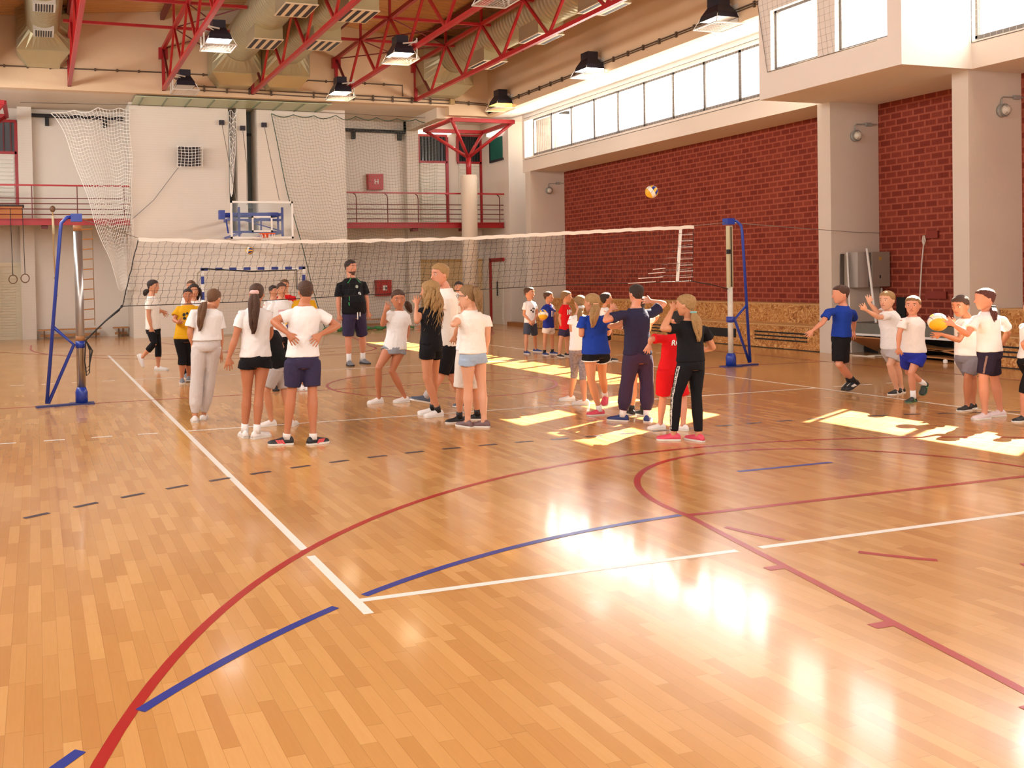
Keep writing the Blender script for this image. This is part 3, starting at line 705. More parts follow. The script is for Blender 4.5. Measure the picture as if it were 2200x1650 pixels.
# unfinished bench bay: ledge and loose boards
t = thing('bench_frame', 'dark open bench frame with a grey top under the narrow brick wall', 'bench', (14.3, 8.9, 0))
MB().box(13.9, 14.87, 7.62, 10.2, .42, .62).build('grey_riser', mat('grey_felt', '#6f6e64', .9, vary=.2, vscale=12), t); MB().box(13.86, 14.87, 7.62, 10.2, .38, .42).build('white_edge', WHITE, t)
MB().box(14.4, 14.45, 7.62, 10.2, 0, .38).build('dark_back', BLK, t); 
for i, yy in enumerate((7.7, 8.5, 9.3)): MB().box(13.95, 14.0, yy, yy+.05, 0, .38).build('leg', DGREY, t)
for i, (a, c, z, bow, lab) in enumerate(((7.65, 9.0, .03, .02, 'lowest warped board lying under the grey bench frame'), (7.65, 9.2, .12, .07, 'warped board curling up under the grey bench frame'), (7.7, 8.9, .22, -.04, 'topmost warped board under the grey bench frame'))):
    rg = []
    for k in range(13):
        u = k/12; yy = a+(c-a)*u; zz = z+bow*math.sin(u*PI*1.3); rg.append([Vector((13.85, yy, zz)), Vector((14.3, yy, zz)), Vector((14.3, yy, zz+.025)), Vector((13.85, yy, zz+.025))])
    tag(MB().rings(rg).build('loose_board', WOOD, base=(14, a, 0)), lab, 'board', 'loose boards under the bench frame')
tag(MB().obox((13.85, 9.35, .22), (.38, -.05, -.16), (.03, .45, .0), (.01, 0, .012)).build('wooden_ramp', mat('ramp_wood', '#a06f45', .55, vary=.15), base=(13.85, 9.35, 0)), 'brown wooden board sloping to the floor behind the blond boy', 'board')
# rope on brick
rp = [Fx(1986, 506, 14.83), Fx(1980, 570, 14.8), Fx(1976, 640, 14.8)]
b = MB(); b.tube(rp, .012, 6); b.tube([rp[0]+Vector((-.03, .0, .0)), rp[0]+Vector((-.02, .03, -.10)), rp[0]+Vector((-.02, .0, -.22)), rp[0]+Vector((-.01, -.03, -.1)), rp[0]], .010, 6)
tag(b.build('hanging_rope', mat('rope_white', '#e2d9cc', .8), base=rp[0]), 'thin white rope tied to the narrow brick wall', 'rope')
for k, (px, py, w, h, lab) in enumerate(((2004, 504, .12, .07, 'small blank red patch on the narrow brick wall, upper'), (2012, 634, .22, .07, 'wider blank red patch on the narrow brick wall, lower'))):
    c = Fx(px, py, 14.85); tag(MB().box(14.82, 14.87, c.y-w, c.y+w, c.z-h, c.z+h).build('wall_plate', mat('patch_red', '#8a3427', .8), base=c), lab, 'patch')
c = Fx(1936, 660, 14.85); tag(MB().box(14.84, 14.87, c.y-.1, c.y+.1, c.z-.2, c.z+.2).build('wall_hole', BLK, base=c), 'dark hole in the brick behind the blond boy', 'hole')
tag(MB().lathe(Fz(2031, 781)+Vector((0, 0, .0)), [(.02, 0), (.035, .01), (.035, .06), (.015, .075)], 12).build('white_cup', WHITE, base=Fz(2031, 781)), 'small white cup on the floor by the loose boards', 'cup')
tag(MB().tube([(10.12, 9.05, 2.56), (12, 9.6, 2.5), (14.2, 10.22, 2.44), (14.86, 10.22, 2.42)], .006, 5).build('guy_wire', mat('wire_grey', '#8c8680', .5), base=(12, 9.6, 2.5)), 'thin wire from the right net post to the brick wall', 'wire')
# low benches at the back
def low_bench(lab, x0, x1, y):
    t = thing('gym_bench', lab, 'bench', ((x0+x1)/2, y, 0)); MB().box(x0, x1, y-.14, y+.14, .26, .30).build('seat', WOOD, t); MB().box(x0+.05, x1-.05, y-.03, y+.03, .06, .14).build('beam', WOOD, t)
    for q in (x0+.15, x1-.19): MB().box(q, q+.04, y-.13, y+.13, 0, .26).build('leg', mat('bench_leg', '#6a4426', .5), t)
low_bench('low wooden bench along the far left wall behind the rope ladder', -1.55, .35, 26.05); low_bench('low wooden bench end against the left side of the block', .72, 1.2, 26.1)
low_bench('low wooden bench behind the coach at the back wall', 8.3, 10.6, 25.9)
tag(MB().box(13.72, 13.98, 22.8, 24.2, .0, .12).build('gym_mat', mat('mat_brown', '#9a6238', .6), base=(13.85, 23.5, 0)), 'low brown pad on the floor before the corner niche', 'pad')
# rings, climbing rope, rope ladder
ROPE = mat('rope_tan', '#b08a58', .8)
for (px, py, z0, lab) in ((28, 600, 1.86, 'left gymnastic ring on a dark strap'), (54, 598, 1.89, 'right gymnastic ring on a dark strap')):
    c = Fy(px, py, 24.5); t = thing('gymnastic_ring', lab, 'ring', c, 'gymnastic rings')
    MB().tube([c+Vector((.115*math.cos(a*PI/12), .02*math.sin(a*PI/12), .125*math.sin(a*PI/12))) for a in range(24)], .015, 8, True).build('hoop', mat('ring_wood', '#6e4d33', .5), t, True)
    MB().bar(c+Vector((0, 0, .12)), (c.x-.03, 24.5, 3.95), .02, .03, (0, 1, 0)).build('strap', BLK, t)
c = Fy(113, 449, 24.55); t = thing('climbing_rope', 'tan climbing rope on a pulley hanging from the left balcony', 'rope', (c.x, c.y, 1.2))
MB().tube([c, c+Vector((0, 0, -1.3)), c+Vector((.06, 0, -2.6))], .02, 8).build('rope', ROPE, t, True); MB().ball(c, .08, .05, .1).build('pulley', mat('pulley_brown', '#6e4a2e', .5), t, True)
MB().ball(c+Vector((.05, 0, -2.05)), .06).build('knot', ROPE, t, True); MB().tube([c+Vector((0, 0, -.2)), c+Vector((.01, 0, -.75))], .035, 8).build('splice', mat('rope_pale', '#d7c7a2', .8), t, True)
t = thing('rope_ladder', 'rope ladder with wooden rungs hanging beside the left net post', 'ladder', (-.15, 24.5, .45))
for sx in (0, 1): MB().tube([Fy(174+sx*24, 486, 24.5), Fy(178+sx*26, 700, 24.5)], .011, 6).build('side_rope', mat('ladder_rope', '#8a6a48', .8), t)
for i in range(12):
    py = 470+i*21.5; MB().tube([Fy(173+i*.42, py+2, 24.5), Fy(199+i*.45, py, 24.5)], .017, 7).build('rung', mat('rung_wood', '#b5712f', .5), t)
# ------------------------------------------------------------------ basketball hoop
t = thing('basketball_hoop', 'clear basketball backboard on a blue wall bracket with an orange rim', 'basketball hoop', (4.55, 21.5, 2.88), None)
BX, BY, Z0, Z1 = 4.55, 21.4, 2.88, 3.94
bb = MB().box(BX-.91, BX+.91, BY, BY+.012, Z0, Z1).build('backboard', glass('board_glass', '#f3f6f8', .02), t)
f = MB()
for a in ((-.91, .91, Z0, Z0+.055), (-.91, .91, Z1-.055, Z1), (-.91, -.855, Z0, Z1), (.855, .91, Z0, Z1)): f.box(BX+a[0], BX+a[1], BY-.02, BY+.03, a[2], a[3])
f.build('white_border', WHITE, bb)
f = MB()
for a in ((-.3, .3, 3.07, 3.12), (-.3, .3, 3.47, 3.52), (-.3, -.25, 3.07, 3.52), (.25, .3, 3.07, 3.52)): f.box(BX+a[0], BX+a[1], BY-.006, BY-.001, a[2], a[3])
f.build('target_square', WHITE, bb)
rim = MB(); rc = Vector((BX+.05, BY-.38, 3.0)); rim.tube([rc+Vector((.225*math.cos(a*PI/16), .225*math.sin(a*PI/16), 0)) for a in range(32)], .012, 7, True); rim.box(rc.x-.08, rc.x+.08, BY-.17, BY, 2.90, 3.0); rim.build('rim', mat('rim_orange', '#e0501c', .4), t, True)
n = MB()
for a in range(12):
    p0 = rc+Vector((.22*math.cos(a*PI/6), .22*math.sin(a*PI/6), -.01)); p1 = rc+Vector((.15*math.cos((a+.5)*PI/6), .15*math.sin((a+.5)*PI/6), -.22)); p2 = rc+Vector((.13*math.cos((a+1)*PI/6), .13*math.sin((a+1)*PI/6), -.4)); n.tube([p0, p1, p2], .005, 4)
    p0 = rc+Vector((.22*math.cos(a*PI/6), .22*math.sin(a*PI/6), -.01)); p1 = rc+Vector((.15*math.cos((a-.5)*PI/6), .15*math.sin((a-.5)*PI/6), -.22)); n.tube([p0, p1], .005, 4)
n.build('net', WHITE, t)
f = MB(); SB = mat('bracket_blue', '#2b3f8f', .4)
for sx in (-.64, .62): f.bar((BX+sx, BY+.12, 2.95), (BX+sx, BY+.12, 3.78), .06, .06, (0, 1, 0))
for zz in (3.08, 3.42): f.bar((BX-.85, BY+.15, zz), (BX+.62, BY+.15, zz), .06, .06)
f.bar((BX-.85, BY+.15, 3.08), (BX-.85, BY+.15, 3.6), .05, .05, (0, 1, 0)); f.bar((BX, BY+.15, 3.08), (BX, BY+.15, 3.42), .04, .04, (0, 1, 0)); f.bar((BX+.5, BY+.15, 3.08), (BX+.5, BY+.15, 3.5), .05, .05, (0, 1, 0))
f.bar((BX-.64, BY+.15, 3.45), (BX+.62, BY+.18, 3.1), .03, .03)
f.build('board_frame', SB, t)
f = MB(); f.tube([(BX-1.1, 21.7, 3.56), (BX+.55, 21.7, 3.58)], .07, 10); f.box(BX-1.18, BX-1.02, 21.6, 21.8, 3.44, 3.7)
for sx in (-.6, .6): f.bar((BX+sx, BY+.1, 3.58), (BX+sx*.75, 24.6, 3.58), .08, .08); f.bar((BX+sx, BY+.1, 3.05), (BX+sx*.75, 24.6, 3.05), .06, .06)
f.bar((BX-.98, 21.7, 3.44), (BX-.92, 21.7, 3.05), .04, .04, (0, 1, 0)); f.build('wall_arm', BLUE, t)
for px, py, qx, qy, lab in ((476, 263, 508, 432, 'left'), (521, 275, 531, 440, 'middle'), (567, 268, 600, 430, 'right')):
    a = Fy(px, py, 24.57); tt = thing('pulley_bracket', '%s dark pulley bracket with a cable on the block above the hoop' % lab, 'pulley', a, 'pulley brackets above the hoop')
    MB().box(a.x-.08, a.x+.08, 24.5, 24.6, a.z-.08, a.z+.06).build('plate', mat('pulley_dark', '#2a2430', .5), tt)
    q = Fy(qx, qy, 21.6); mid = (a+q)/2+Vector((.06 if lab == 'middle' else 0, 0, 0)); MB().tube([a, mid, q], .011, 5).build('cable', mat('steel_cable', '#7d7468', .5), tt)
# caged scoreboard / speaker
t = thing('wall_speaker', 'dark square speaker behind a white cord net on the block', 'speaker', (3.0, 24.5, 5.3)); MB().box(2.68, 3.33, 24.35, 24.6, 5.28, 5.85).build('case', mat('speaker_brown', '#30201c', .6), t)
n = MB()
for i in range(8):
    u = i/7
    n.tube([(2.6+.78*u, 24.33, 5.22), (2.64+.75*u, 24.31, 5.6), (2.62+.78*u, 24.33, 5.88)], .009, 4); n.tube([(2.6, 24.33, 5.24+.62*u), (3.0, 24.31, 5.22+.62*u), (3.4, 24.33, 5.27+.62*u)], .009, 4)
n.build('cord_net', WHITE, t)
tag(MB().tube([Fy(383, 360, 24.5), Fy(330, 430, 24.5), Fy(285, 470, 24.5)], .012, 5).build('speaker_cable', mat('wire_grey', '#8c8680'), base=Fy(383, 360, 24.5)), 'slack grey cable running from the speaker to the left', 'cable')
# ------------------------------------------------------------------ handball goal
t = thing('handball_goal', 'handball goal with blue and white striped posts at the back', 'goal', (4.65, 23.2, 0))
BW = mat('goal_blue', '#22398f', .45)
def striped(a, c, n, start):
    a, c = Vector(a), Vector(c)
    up = (0, 1, 0) if abs((c-a).z) > .5 else (0, 0, 1)
    mb = MB()
    for i in range(n):
        mb.cur = (i+start) % 2; mb.bar(a.lerp(c, i/n), a.lerp(c, (i+1)/n), .085, .085, up)
    return mb
striped((3.12, 23.2, 0), (3.12, 23.2, 2.08), 9, 0).build('post', [WHITE, BW], t); striped((6.24, 23.2, 0), (6.24, 23.2, 2.08), 9, 0).build('post', [WHITE, BW], t)
striped((3.07, 23.2, 2.06), (6.29, 23.2, 2.06), 15, 1).build('crossbar', [WHITE, BW], t)
f = MB()
for x in (3.12, 6.24): f.tube([(x, 23.2, 2.05), (x, 24.1, 1.95), (x, 24.4, 1.0), (x, 24.4, .03)], .02, 6).tube([(x, 23.2, .03), (x, 24.4, .03)], .02, 6)
f.tube([(3.12, 24.4, .03), (6.24, 24.4, .03)], .02, 6); f.build('net_frame', mat('frame_pale', '#b9b2a0', .5), t)
n = MB()
def gl(u, v):
    return Vector((3.12+3.12*u, 24.0+.3*min(1, v*1.2)-.02*math.sin(u*40), 2.0*(1-v)+.02))
for i in range(32): n.tube([gl(i/31, v/8) for v in range(9)], .004, 3, cap=False)
for i in range(20): n.tube([gl(u/10, i/19) for u in range(11)], .004, 3, cap=False)
n.build('goal_net', mat('net_cord', '#cfc3ae', .8), t)
tag(MB().tube([Fy(436, 577, 23.05), Fy(540, 583, 23.05), Fy(638, 580, 23.05), Fy(638, 622, 23.05)], .02, 5).build('black_strap', BLK, base=(4.6, 23, 2)), 'black strap drooping along the goal crossbar', 'strap')
# ------------------------------------------------------------------ volleyball net and posts
def post(lab, x, yy, sgn, ztop, foot, upper):
    t = thing('net_post', lab, 'net post', (x, yy, 0), 'volleyball net posts')
    if upper:
        MB().tube([(x, yy, .2), (x, yy, 1.42)], .045, 16).build('tube', mat('worn_white', '#cfc9bd', .5, vary=.2, vscale=9), t, True)
        b = MB().box(x-.04, x+.04, yy-.04, yy+.04, 1.40, 2.5); b.build('upper_rail', mat('pale_alloy', '#cfc6a2', .35, .5), t)
        MB().box(x-.012, x+.012, yy-.046, yy-.038, 1.42, 2.48).build('slot', mat('slot_dark', '#3a3526', .6), t)
        MB().box(x-.07, x-.03, yy-.06, yy, 2.0, 2.08).build('winch', BLK, t)
    else:
        MB().tube([(x, yy, .2), (x, yy, 2.5)], .06, 20).build('tube', mat('steel_tube', '#a9a6a3', .28, .85, vary=.12, vscale=14), t, True)
        for z in (.93, 2.48): MB().tube([(x, yy, z-.05), (x, yy, z+.03)], .064, 20).build('tape_wrap', mat('tape_brown', '#9b6a3c', .6), t, True)
    MB().lathe((x, yy, 0), [(.085, .02), (.085, .17), (.062, .24)], 20).build('base_socket', BLUE, t, True)
    fx, fy = foot
    b = MB().bar((x+.12*(-sgn), yy, .012), (fx+.12*sgn, fy, .012), .10, .024); b.box(x-.17, x+.17, yy-.1, yy+.1, 0, .02); b.build('foot_plate', mat('plate_blue', '#2a3570', .4), t)
    br = MB(); zc = .84
    top = Vector((x, yy, ztop))
    br.tube([top, (x+sgn*.14, yy-.02, ztop-.02), (x+sgn*.22, yy-.04, ztop-.10), (x+sgn*.235, yy-.05, ztop-.22), (fx-sgn*.02, fy, .05)], .025, 10); br.build('long_brace', BLUE, t, True)
    mid = Vector((x+sgn*.235, yy-.05, ztop-.22)).lerp(Vector((fx, fy, .05)), .55)
    br = MB(); br.tube([mid, (x+sgn*.09, yy, zc), (fx-sgn*.04, fy, .05)], .024, 10); br.build('kinked_brace', BLUE, t, True)
    MB().lathe((x, yy, zc-.05), [(.068, 0), (.068, .1)], 18).build('collar', BLUE, t, True)
    MB().box(x-.09, x+.06, yy-.07, yy+.07, ztop-.08, ztop+.03).build('cap', BLUE, t)
post('left steel net post with a blue brace, near the rope ladder', -.99, 9.05, -1, 2.64, (-1.48, 8.9), False)
post('right net post with a blue brace in front of the brick wall', 10.12, 9.05, 1, 2.60, (10.62, 9.12), True)
t = thing('volleyball_net', 'black volleyball net with a white top tape stretched across the court', 'net', (4.5, 9.05, 1.4))
topc = [(-.16, 2.31), (1.63, 2.26), (2.98, 2.27), (4.98, 2.30), (6.84, 2.38), (8.2, 2.44), (9.36, 2.48)]
botc = [(-.40, 1.36), (1.19, 1.375), (3.07, 1.43), (4.96, 1.47), (6.82, 1.52), (9.01, 1.53), (9.3, 1.54)]
def samp(c, u):
    q = u*(len(c)-1); i = min(len(c)-2, int(q)); f = q-i
    return (c[i][0]*(1-f)+c[i+1][0]*f, c[i][1]*(1-f)+c[i+1][1]*f)
def resamp(c):
    xs = [p[0] for p in c]; x0, x1 = xs[0], xs[-1]
    def g(u):
        x = x0+(x1-x0)*u
        for a, d in zip(c, c[1:]):
            if x <= d[0]+1e-9: f = (x-a[0])/(d[0]-a[0]); return x, a[1]*(1-f)+d[1]*f
        return c[-1]
    return g
gt, gb = resamp(topc), resamp(botc)
NU, NV = 95, 9
rnd = random.Random(3)
jit = [[(rnd.uniform(-.006, .006), rnd.uniform(-.006, .006), rnd.uniform(-.02, .02)) for v in range(NV+1)] for u in range(NU+1)]
def npt(u, v):
    a, c = gt(u/NU), gb(u/NU); f = v/NV; j = jit[u][v]
    return Vector((a[0]*(1-f)+c[0]*f+(j[0] if 0 < v < NV else 0), 9.05+(j[2] if 0 < v < NV else 0), a[1]*(1-f)+c[1]*f+(j[1] if 0 < v < NV else 0)))
n = MB()
for u in range(NU+1):
    pts = []
    for v in range(NV):
        p, q = npt(u, v), npt(u, v+1); pts += [p, p.lerp(q, .35)+Vector((.012, 0, 0)), p.lerp(q, .7)+Vector((-.006, 0, 0))]
    n.tube(pts+[npt(u, NV)], .0024, 4, cap=False)
for v in range(1, NV): n.tube([npt(u, v) for u in range(NU+1)], .0024, 4, cap=False)
n.build('mesh', mat('net_black', '#1d1a18', .8), t)
n = MB(); n.tube([npt(u, NV) for u in range(NU+1)], .006, 6).tube([npt(0, v) for v in range(NV+1)], .007, 6).tube([npt(NU, v) for v in range(NV+1)], .004, 5); n.build('edge_cord', BLK, t)
b = MB(); up = [npt(u, 0) for u in range(NU+1)]; rg = []
for i, p in enumerate(up):
    s = .005*math.sin(i*2.1)+.003*math.sin(i*5.3); w = .026 if i > 55 else .022+.006*math.sin(i*1.3)
    rg.append([p+Vector((0, -.012, w+s)), p+Vector((0, .012, w+s)), p+Vector((0, .014, -w*1.2+s)), p+Vector((0, -.014, -w*1.2+s))])
b.rings(rg).build('top_tape', mat('tape_white', '#e6ddd0', .7), t)
b = MB(); b.rings([[Vector((9.09-.08*f+q*.03, 9.05+d, 2.44-.91*f)) for q, d in ((-1, -.004), (1, -.004), (1, .004), (-1, .004))] for f in (0, .33, .66, 1)]); b.build('side_band', WHITE, t)
for i in range(8): z = 2.34-.105*i; MB().tube([(9.06, 9.04, z), (9.33, 9.04, z+.004)], .005, 5).build('side_lace', WHITE, t)
for i, (xa, xb, z) in enumerate(((8.0, 8.55, 1.52), (8.2, 8.7, 1.60), (8.4, 8.75, 1.68), (8.5, 8.75, 1.75))): MB().tube([(xa, 9.03, z), (xb, 9.03, z+.02)], .006, 5).build('loose_tape', WHITE, t)
for pq in ([(-.99, 9.05, 2.62), (-.16, 9.05, 2.33)], [(9.36, 9.05, 2.5), (10.1, 9.05, 2.56)]): MB().tube(pq, .005, 5).build('head_cable', mat('steel_cable', '#7d7468'), t)
b = MB(); b.tube([(-.40, 9.05, 1.36), (-.62, 9.03, 1.18), (-.92, 8.99, .9)], .012, 6).tube([(-.41, 9.05, 1.38), (-.45, 9.05, 1.30), (-.64, 9.0, 1.16)], .009, 6)
for k in range(3):
    c = Vector((-.92, 8.98, .9)); b.tube([c, c+Vector((.05+.02*k, 0, -.15)), c+Vector((.04, 0, -.46+.05*k)), c+Vector((.0, 0, -.5+.05*k)), c+Vector((-.02, 0, -.3)), c], .008, 5)
b.build('tension_rope', BLK, t); MB().tube([(9.25, 9.05, 1.54), (9.7, 9.05, 1.47), (10.08, 9.05, 1.38)], .008, 5).build('tension_rope', BLK, t)
# ------------------------------------------------------------------ curtain nets
def curtain(name, lab, cat, mt, fn, nu, nv, r, su, sv, edge=None, er=.012, scal=None):
    t = thing(name, lab, cat, fn(.5, 0)); n = MB()
    for i in range(nu+1): n.tube([fn(i/nu, j/sv) for j in range(sv+1)], r, 3, cap=False)
    for j in range(nv+1): n.tube([fn(i/su, j/nv) for i in range(su+1)], r, 3, cap=False)
    n.build('mesh', mt, t)
    e = MB()
    for path in edge: e.tube([fn(u, v) for u, v in path], er, 5)
    e.build('edge_rope', mt if scal is None else scal, t)
    return t
NETW = mat('net_white', '#f2eee6', .8); NETG = mat('net_green', '#6d7263', .8); ROPEG = mat('rope_green', '#3d5444', .8)
def fw(u, v):
    # white gathered net on the left: wide at the top, drawn in to the right at the bottom
    xl = -1.05+1.75*(v**.75)+.45*max(0, v-.75); xr = 1.24
    x = xl+(xr-xl)*u; ztop = 6.75+.28*u**.6-.09*abs(math.sin(u*PI*3.5)); zb = 1.5
    return Vector((x+.03*math.sin(v*17+u*3), 24.45+.10*math.sin(u*9+v*6), ztop+(zb-ztop)*v+.06*math.sin(u*11+v*9)*(1-u)))
ev = [(i/40, 0) for i in range(41)]; el = [(0, i/40) for i in range(41)]; er_ = [(1, i/40) for i in range(41)]
curtain('safety_net', 'white cord safety net gathered beside the left balcony', 'net', NETW, fw, 22, 52, .0085, 26, 40, [ev, el])
def fg(u, v):
    xl = 5.63+1.62*v**1.15; xr = 11.3
    ztop = 6.98-.10*abs(math.sin(u*PI*8))
    return Vector((xl+(xr-xl)*u+.02*math.sin(v*13), 24.42+.05*math.sin(u*30+v*4), ztop*(1-v)+.08*v+.015*math.sin(u*40)))
curtain('safety_net', 'dark mesh safety net hanging right of the basket from the beam', 'net', NETG, fg, 56, 68, .0035, 40, 50, [ev, el], .014, ROPEG)
rg = MB(); rg.tube([(7.2+3.1*i/40, 24.3+.06*math.sin(i*.9), .06+.02*math.sin(i*1.7)) for i in range(41)], [.05+.025*math.sin(i*1.1) for i in range(41)], 8)
tag(rg.build('net_bundle', mat('bundle_green', '#3f7440', .9, bump=.6, bscale=30), base=(8.5, 24.3, 0), smooth=True), 'green rope bundle of the dark net lying along the floor', 'rope')
tag(MB().tube([(-1.9, 24.4, 7.02), (1.2, 24.4, 7.08), (5.6, 24.4, 7.1), (11.2, 24.4, 7.02)], .008, 5).build('net_cable', mat('wire_dark', '#4b443c', .5), base=(5, 24.4, 7)), 'thin wire carrying the two safety nets along the beam', 'wire')
def fs(u, v): return Vector((4.54-.28*u*(1-v)-.0*v+(-.22*v if u > .5 else -.26*v), 24.52, 6.95-2.4*v+.05*math.sin(u*9+v*12)))
curtain('net_end', 'bundle of white net hanging in the left slot above the basket', 'net', NETW, lambda u, v: Vector((4.28+.26*u*(1-v*.75), 24.5+.03*math.sin(v*9), 7.0-2.6*v+.06*math.sin(u*7+v*21))), 5, 16, .009, 8, 24, [el])
# bird nets over the windows
NETB = mat('window_net', '#5d564f', .8)
def fb(u, v): return Vector((12.03-.03*math.sin(u*PI)*math.sin(v*PI), 10.43-2.75*u-.25*v*(1-u), 7.0-1.45*v-.12*u*0))
curtain('window_net', 'thin dark mesh stretched over the bay windows', 'net', NETB, fb, 22, 12, .0022, 22, 12, [[(i/20, 1) for i in range(21)], [(0, i/12) for i in range(13)]], .006)
def fr(u, v): return Vector((13.58, 22.55-12.1*u, 6.78-1.33*v))
curtain('window_net', 'thin mesh stretched over the long clerestory window strip', 'net', mat('window_net_pale', '#b9b0a6', .8), fr, 110, 12, .002, 30, 4, [[(i/60, 1) for i in range(61)], [(i/60, 0) for i in range(61)]], .007, mat('wire_dark', '#4b443c'))
def fq(u, v): return Vector((13.58, 7.2-6*u, 6.78-1.30*v))
curtain('window_net', 'thin mesh over the window strip at the right edge', 'net', mat('window_net_pale', '#b9b0a6', .8), fq, 55, 12, .0025, 30, 4, [[(i/60, 1) for i in range(61)], [(0, i/12) for i in range(13)]], .007, mat('wire_dark', '#4b443c'))
# ------------------------------------------------------------------ volleyballs
def ballm(name):
    M, nt, b, mth, white, ramp, mix, nz, pos, xyz = nodes(name, .45, .4)
    tc = nt.nodes.new('ShaderNodeTexCoord'); sp = nt.nodes.new('ShaderNodeSeparateXYZ'); nt.links.new(tc.outputs['Object'], sp.inputs[0])
    x, y, z = (mth('ABSOLUTE', o) for o in sp.outputs)
    ang = mth('ARCTAN2', sp.outputs[1], sp.outputs[0])
    w = mth('FRACT', mth('ADD', mth('MULTIPLY', ang, 6/(2*PI)), mth('MULTIPLY', sp.outputs[2], 4.2)))
    c = mix(mth('GREATER_THAN', w, .55), '#e2b02c', '#23358f'); c = mix(mth('GREATER_THAN', mth('ABSOLUTE', mth('SUBTRACT', sp.outputs[2], .07)), .055), c, '#e9e2d4')
    c = mix(mth('LESS_THAN', mth('ABSOLUTE', mth('SUBTRACT', w, .02)), .03), c, '#2b2340')
    c = mix(mth('LESS_THAN', sp.outputs[2], -.045), c, '#ddA922'.lower())
    nt.links.new(c, b.inputs['Base Color']); return M
VB = ballm('volleyball_panels')
def vball(c, lab, rot=(0, 0, 0), r=.105):
    o = MB().ball((0, 0, 0), r, nu=28, nv=18).build('volleyball', VB, smooth=True); o.location = c; o.rotation_euler = rot
    return tag(o, lab, 'ball', 'volleyballs')
vball(Fy(1400, 412, 8.6), 'volleyball in mid air before the brick wall', (.6, .9, .3))
vball(Fy(536, 538, 19), 'volleyball in mid air far behind the net, near the basket', (1.8, .2, 1))
# ------------------------------------------------------------------ people
def skinmat(n, c): 
    M = mat(n, c, .5, bump=.05, bscale=60); M.node_tree.nodes['Principled BSDF'].inputs['Subsurface Weight'].default_value = .0; return M
SK = {'a': skinmat('skin_tan', '#c98b68'), 'b': skinmat('skin_fair', '#d9a283'), 'c': skinmat('skin_dark_tan', '#b87654'), 'r': skinmat('skin_ruddy', '#cf8e70')}
def cloth(n, c, r=.85, st=.5, sc=16): return mat(n, c, r, bump=st, bscale=sc, spec=.2)
TW = cloth('white_cotton', '#e9e7e6'); TW2 = cloth('cream_cotton', '#ebe5dc'); TB = cloth('black_cotton', '#17161a'); TY = cloth('yellow_cotton', '#d6a01c'); TBL = cloth('royal_blue_cotton', '#1c3d9e')
TR = cloth('red_jersey', '#d3161c'); TN = cloth('navy_cotton', '#2b2942'); NV = cloth('navy_purple_fleece', '#37304c'); DG = cloth('dark_grey_fleece', '#46424f'); LG = cloth('light_grey_jersey', '#b9b2b0'); SW = cloth('pale_grey_sweat', '#cfc8c6')
DEN = cloth('light_denim', '#9fb0c4'); GRS = cloth('grey_shorts', '#7c7780'); GRB = cloth('slate_blue_shorts', '#454b5d'); BLS = cloth('blue_shorts', '#2733a0'); BLJ = cloth('blue_jersey', '#20318c'); WSH = cloth('white_shorts', '#dfd6cc')
HB = {k: mat('hair_'+k, c, .55, bump=.9, bscale=90, vary=.35, vscale=60) for k, c in dict(dark='#2c1c14', brown='#4b2f1e', mid='#6d4a2e', blond='#a98351', sand='#8c6a41', black='#17120f', red='#5a2a20').items()}
SHO = {k: mat('shoe_'+k, c, .55, bump=.2) for k, c in dict(white='#e4e0dd', black='#1b1a1e', grey='#6f727a', blue='#25356e', pink='#d8485f', mauve='#6f5455', pale='#d9c6c8', slate='#515d70', green='#24302a').items()}
SOLE = mat('sole_white', '#dedad2', .6); SOLED = mat('sole_dark', '#2b2420', .6); SOLEG = mat('sole_green', '#3d6a52', .6)
EYEW = mat('eye_white', '#e8e2da', .3); EYED = mat('eye_iris', '#2a1a12', .3); LIP = mat('lips', '#a8574c', .5); BROW = mat('brow', '#3a261a', .7); BEARD = mat('beard_dark', '#5d4234', .9, bump=.8, bscale=120)
HT = [(-.50, .10, .10, .21), (-.45, .17, .19, .14), (-.32, .255, .32, .06), (-.15, .31, .395, .02), (.03, .34, .43, 0), (.2, .35, .445, -.01), (.34, .315, .40, -.02), (.44, .22, .28, -.02), (.49, .11, .14, -.02), (.505, .03, .04, -.02)]
def hrow(z):
    if z <= HT[0][0]: return HT[0][1:]
    for a, c in zip(HT, HT[1:]):
        if z <= c[0]: f = (z-a[0])/(c[0]-a[0]); return tuple(a[i]*(1-f)+c[i]*f for i in (1, 2, 3))
    return HT[-1][1:]
def remesh(o, v, smooth=2, disp=0., dscale=.12, fac=.5):
    m = o.modifiers.new('join', 'REMESH'); m.mode = 'VOXEL'; m.voxel_size = v; m.use_smooth_shade = True
    if smooth: q = o.modifiers.new('soften', 'SMOOTH'); q.iterations = smooth; q.factor = fac
    if disp:
        tn = 'folds_%g' % dscale
        tx = bpy.data.textures.get(tn) or bpy.data.textures.new(tn, 'CLOUDS'); tx.noise_scale = dscale; tx.noise_depth = 2
        d = o.modifiers.new('folds', 'DISPLACE'); d.texture = tx; d.strength = disp; d.mid_level = .5; d.texture_coords = 'LOCAL'
def prof(pts, ks):
    # sample a polyline of joints with (fraction, radius) keys; fraction counts joints
    out, rr = [], []
    for f, r in ks:
        i = min(len(pts)-2, int(f)); out.append(pts[i].lerp(pts[i+1], f-i)); rr.append(r)
    return out, rr
def smoothpts(pts, rr):
    return pts, rr
def ang(a): return Vector((math.sin(R(a)), -math.cos(R(a)), 0))
TOR = [(-.16, .120, .100), (-.06, .158, .112), (.06, .160, .115), (.25, .136, .100), (.45, .140, .104), (.65, .152, .112), (.77, .156, .110), (.86, .140, .096), (.93, .098, .078), (.985, .064, .062), (1.03, .054, .056)]
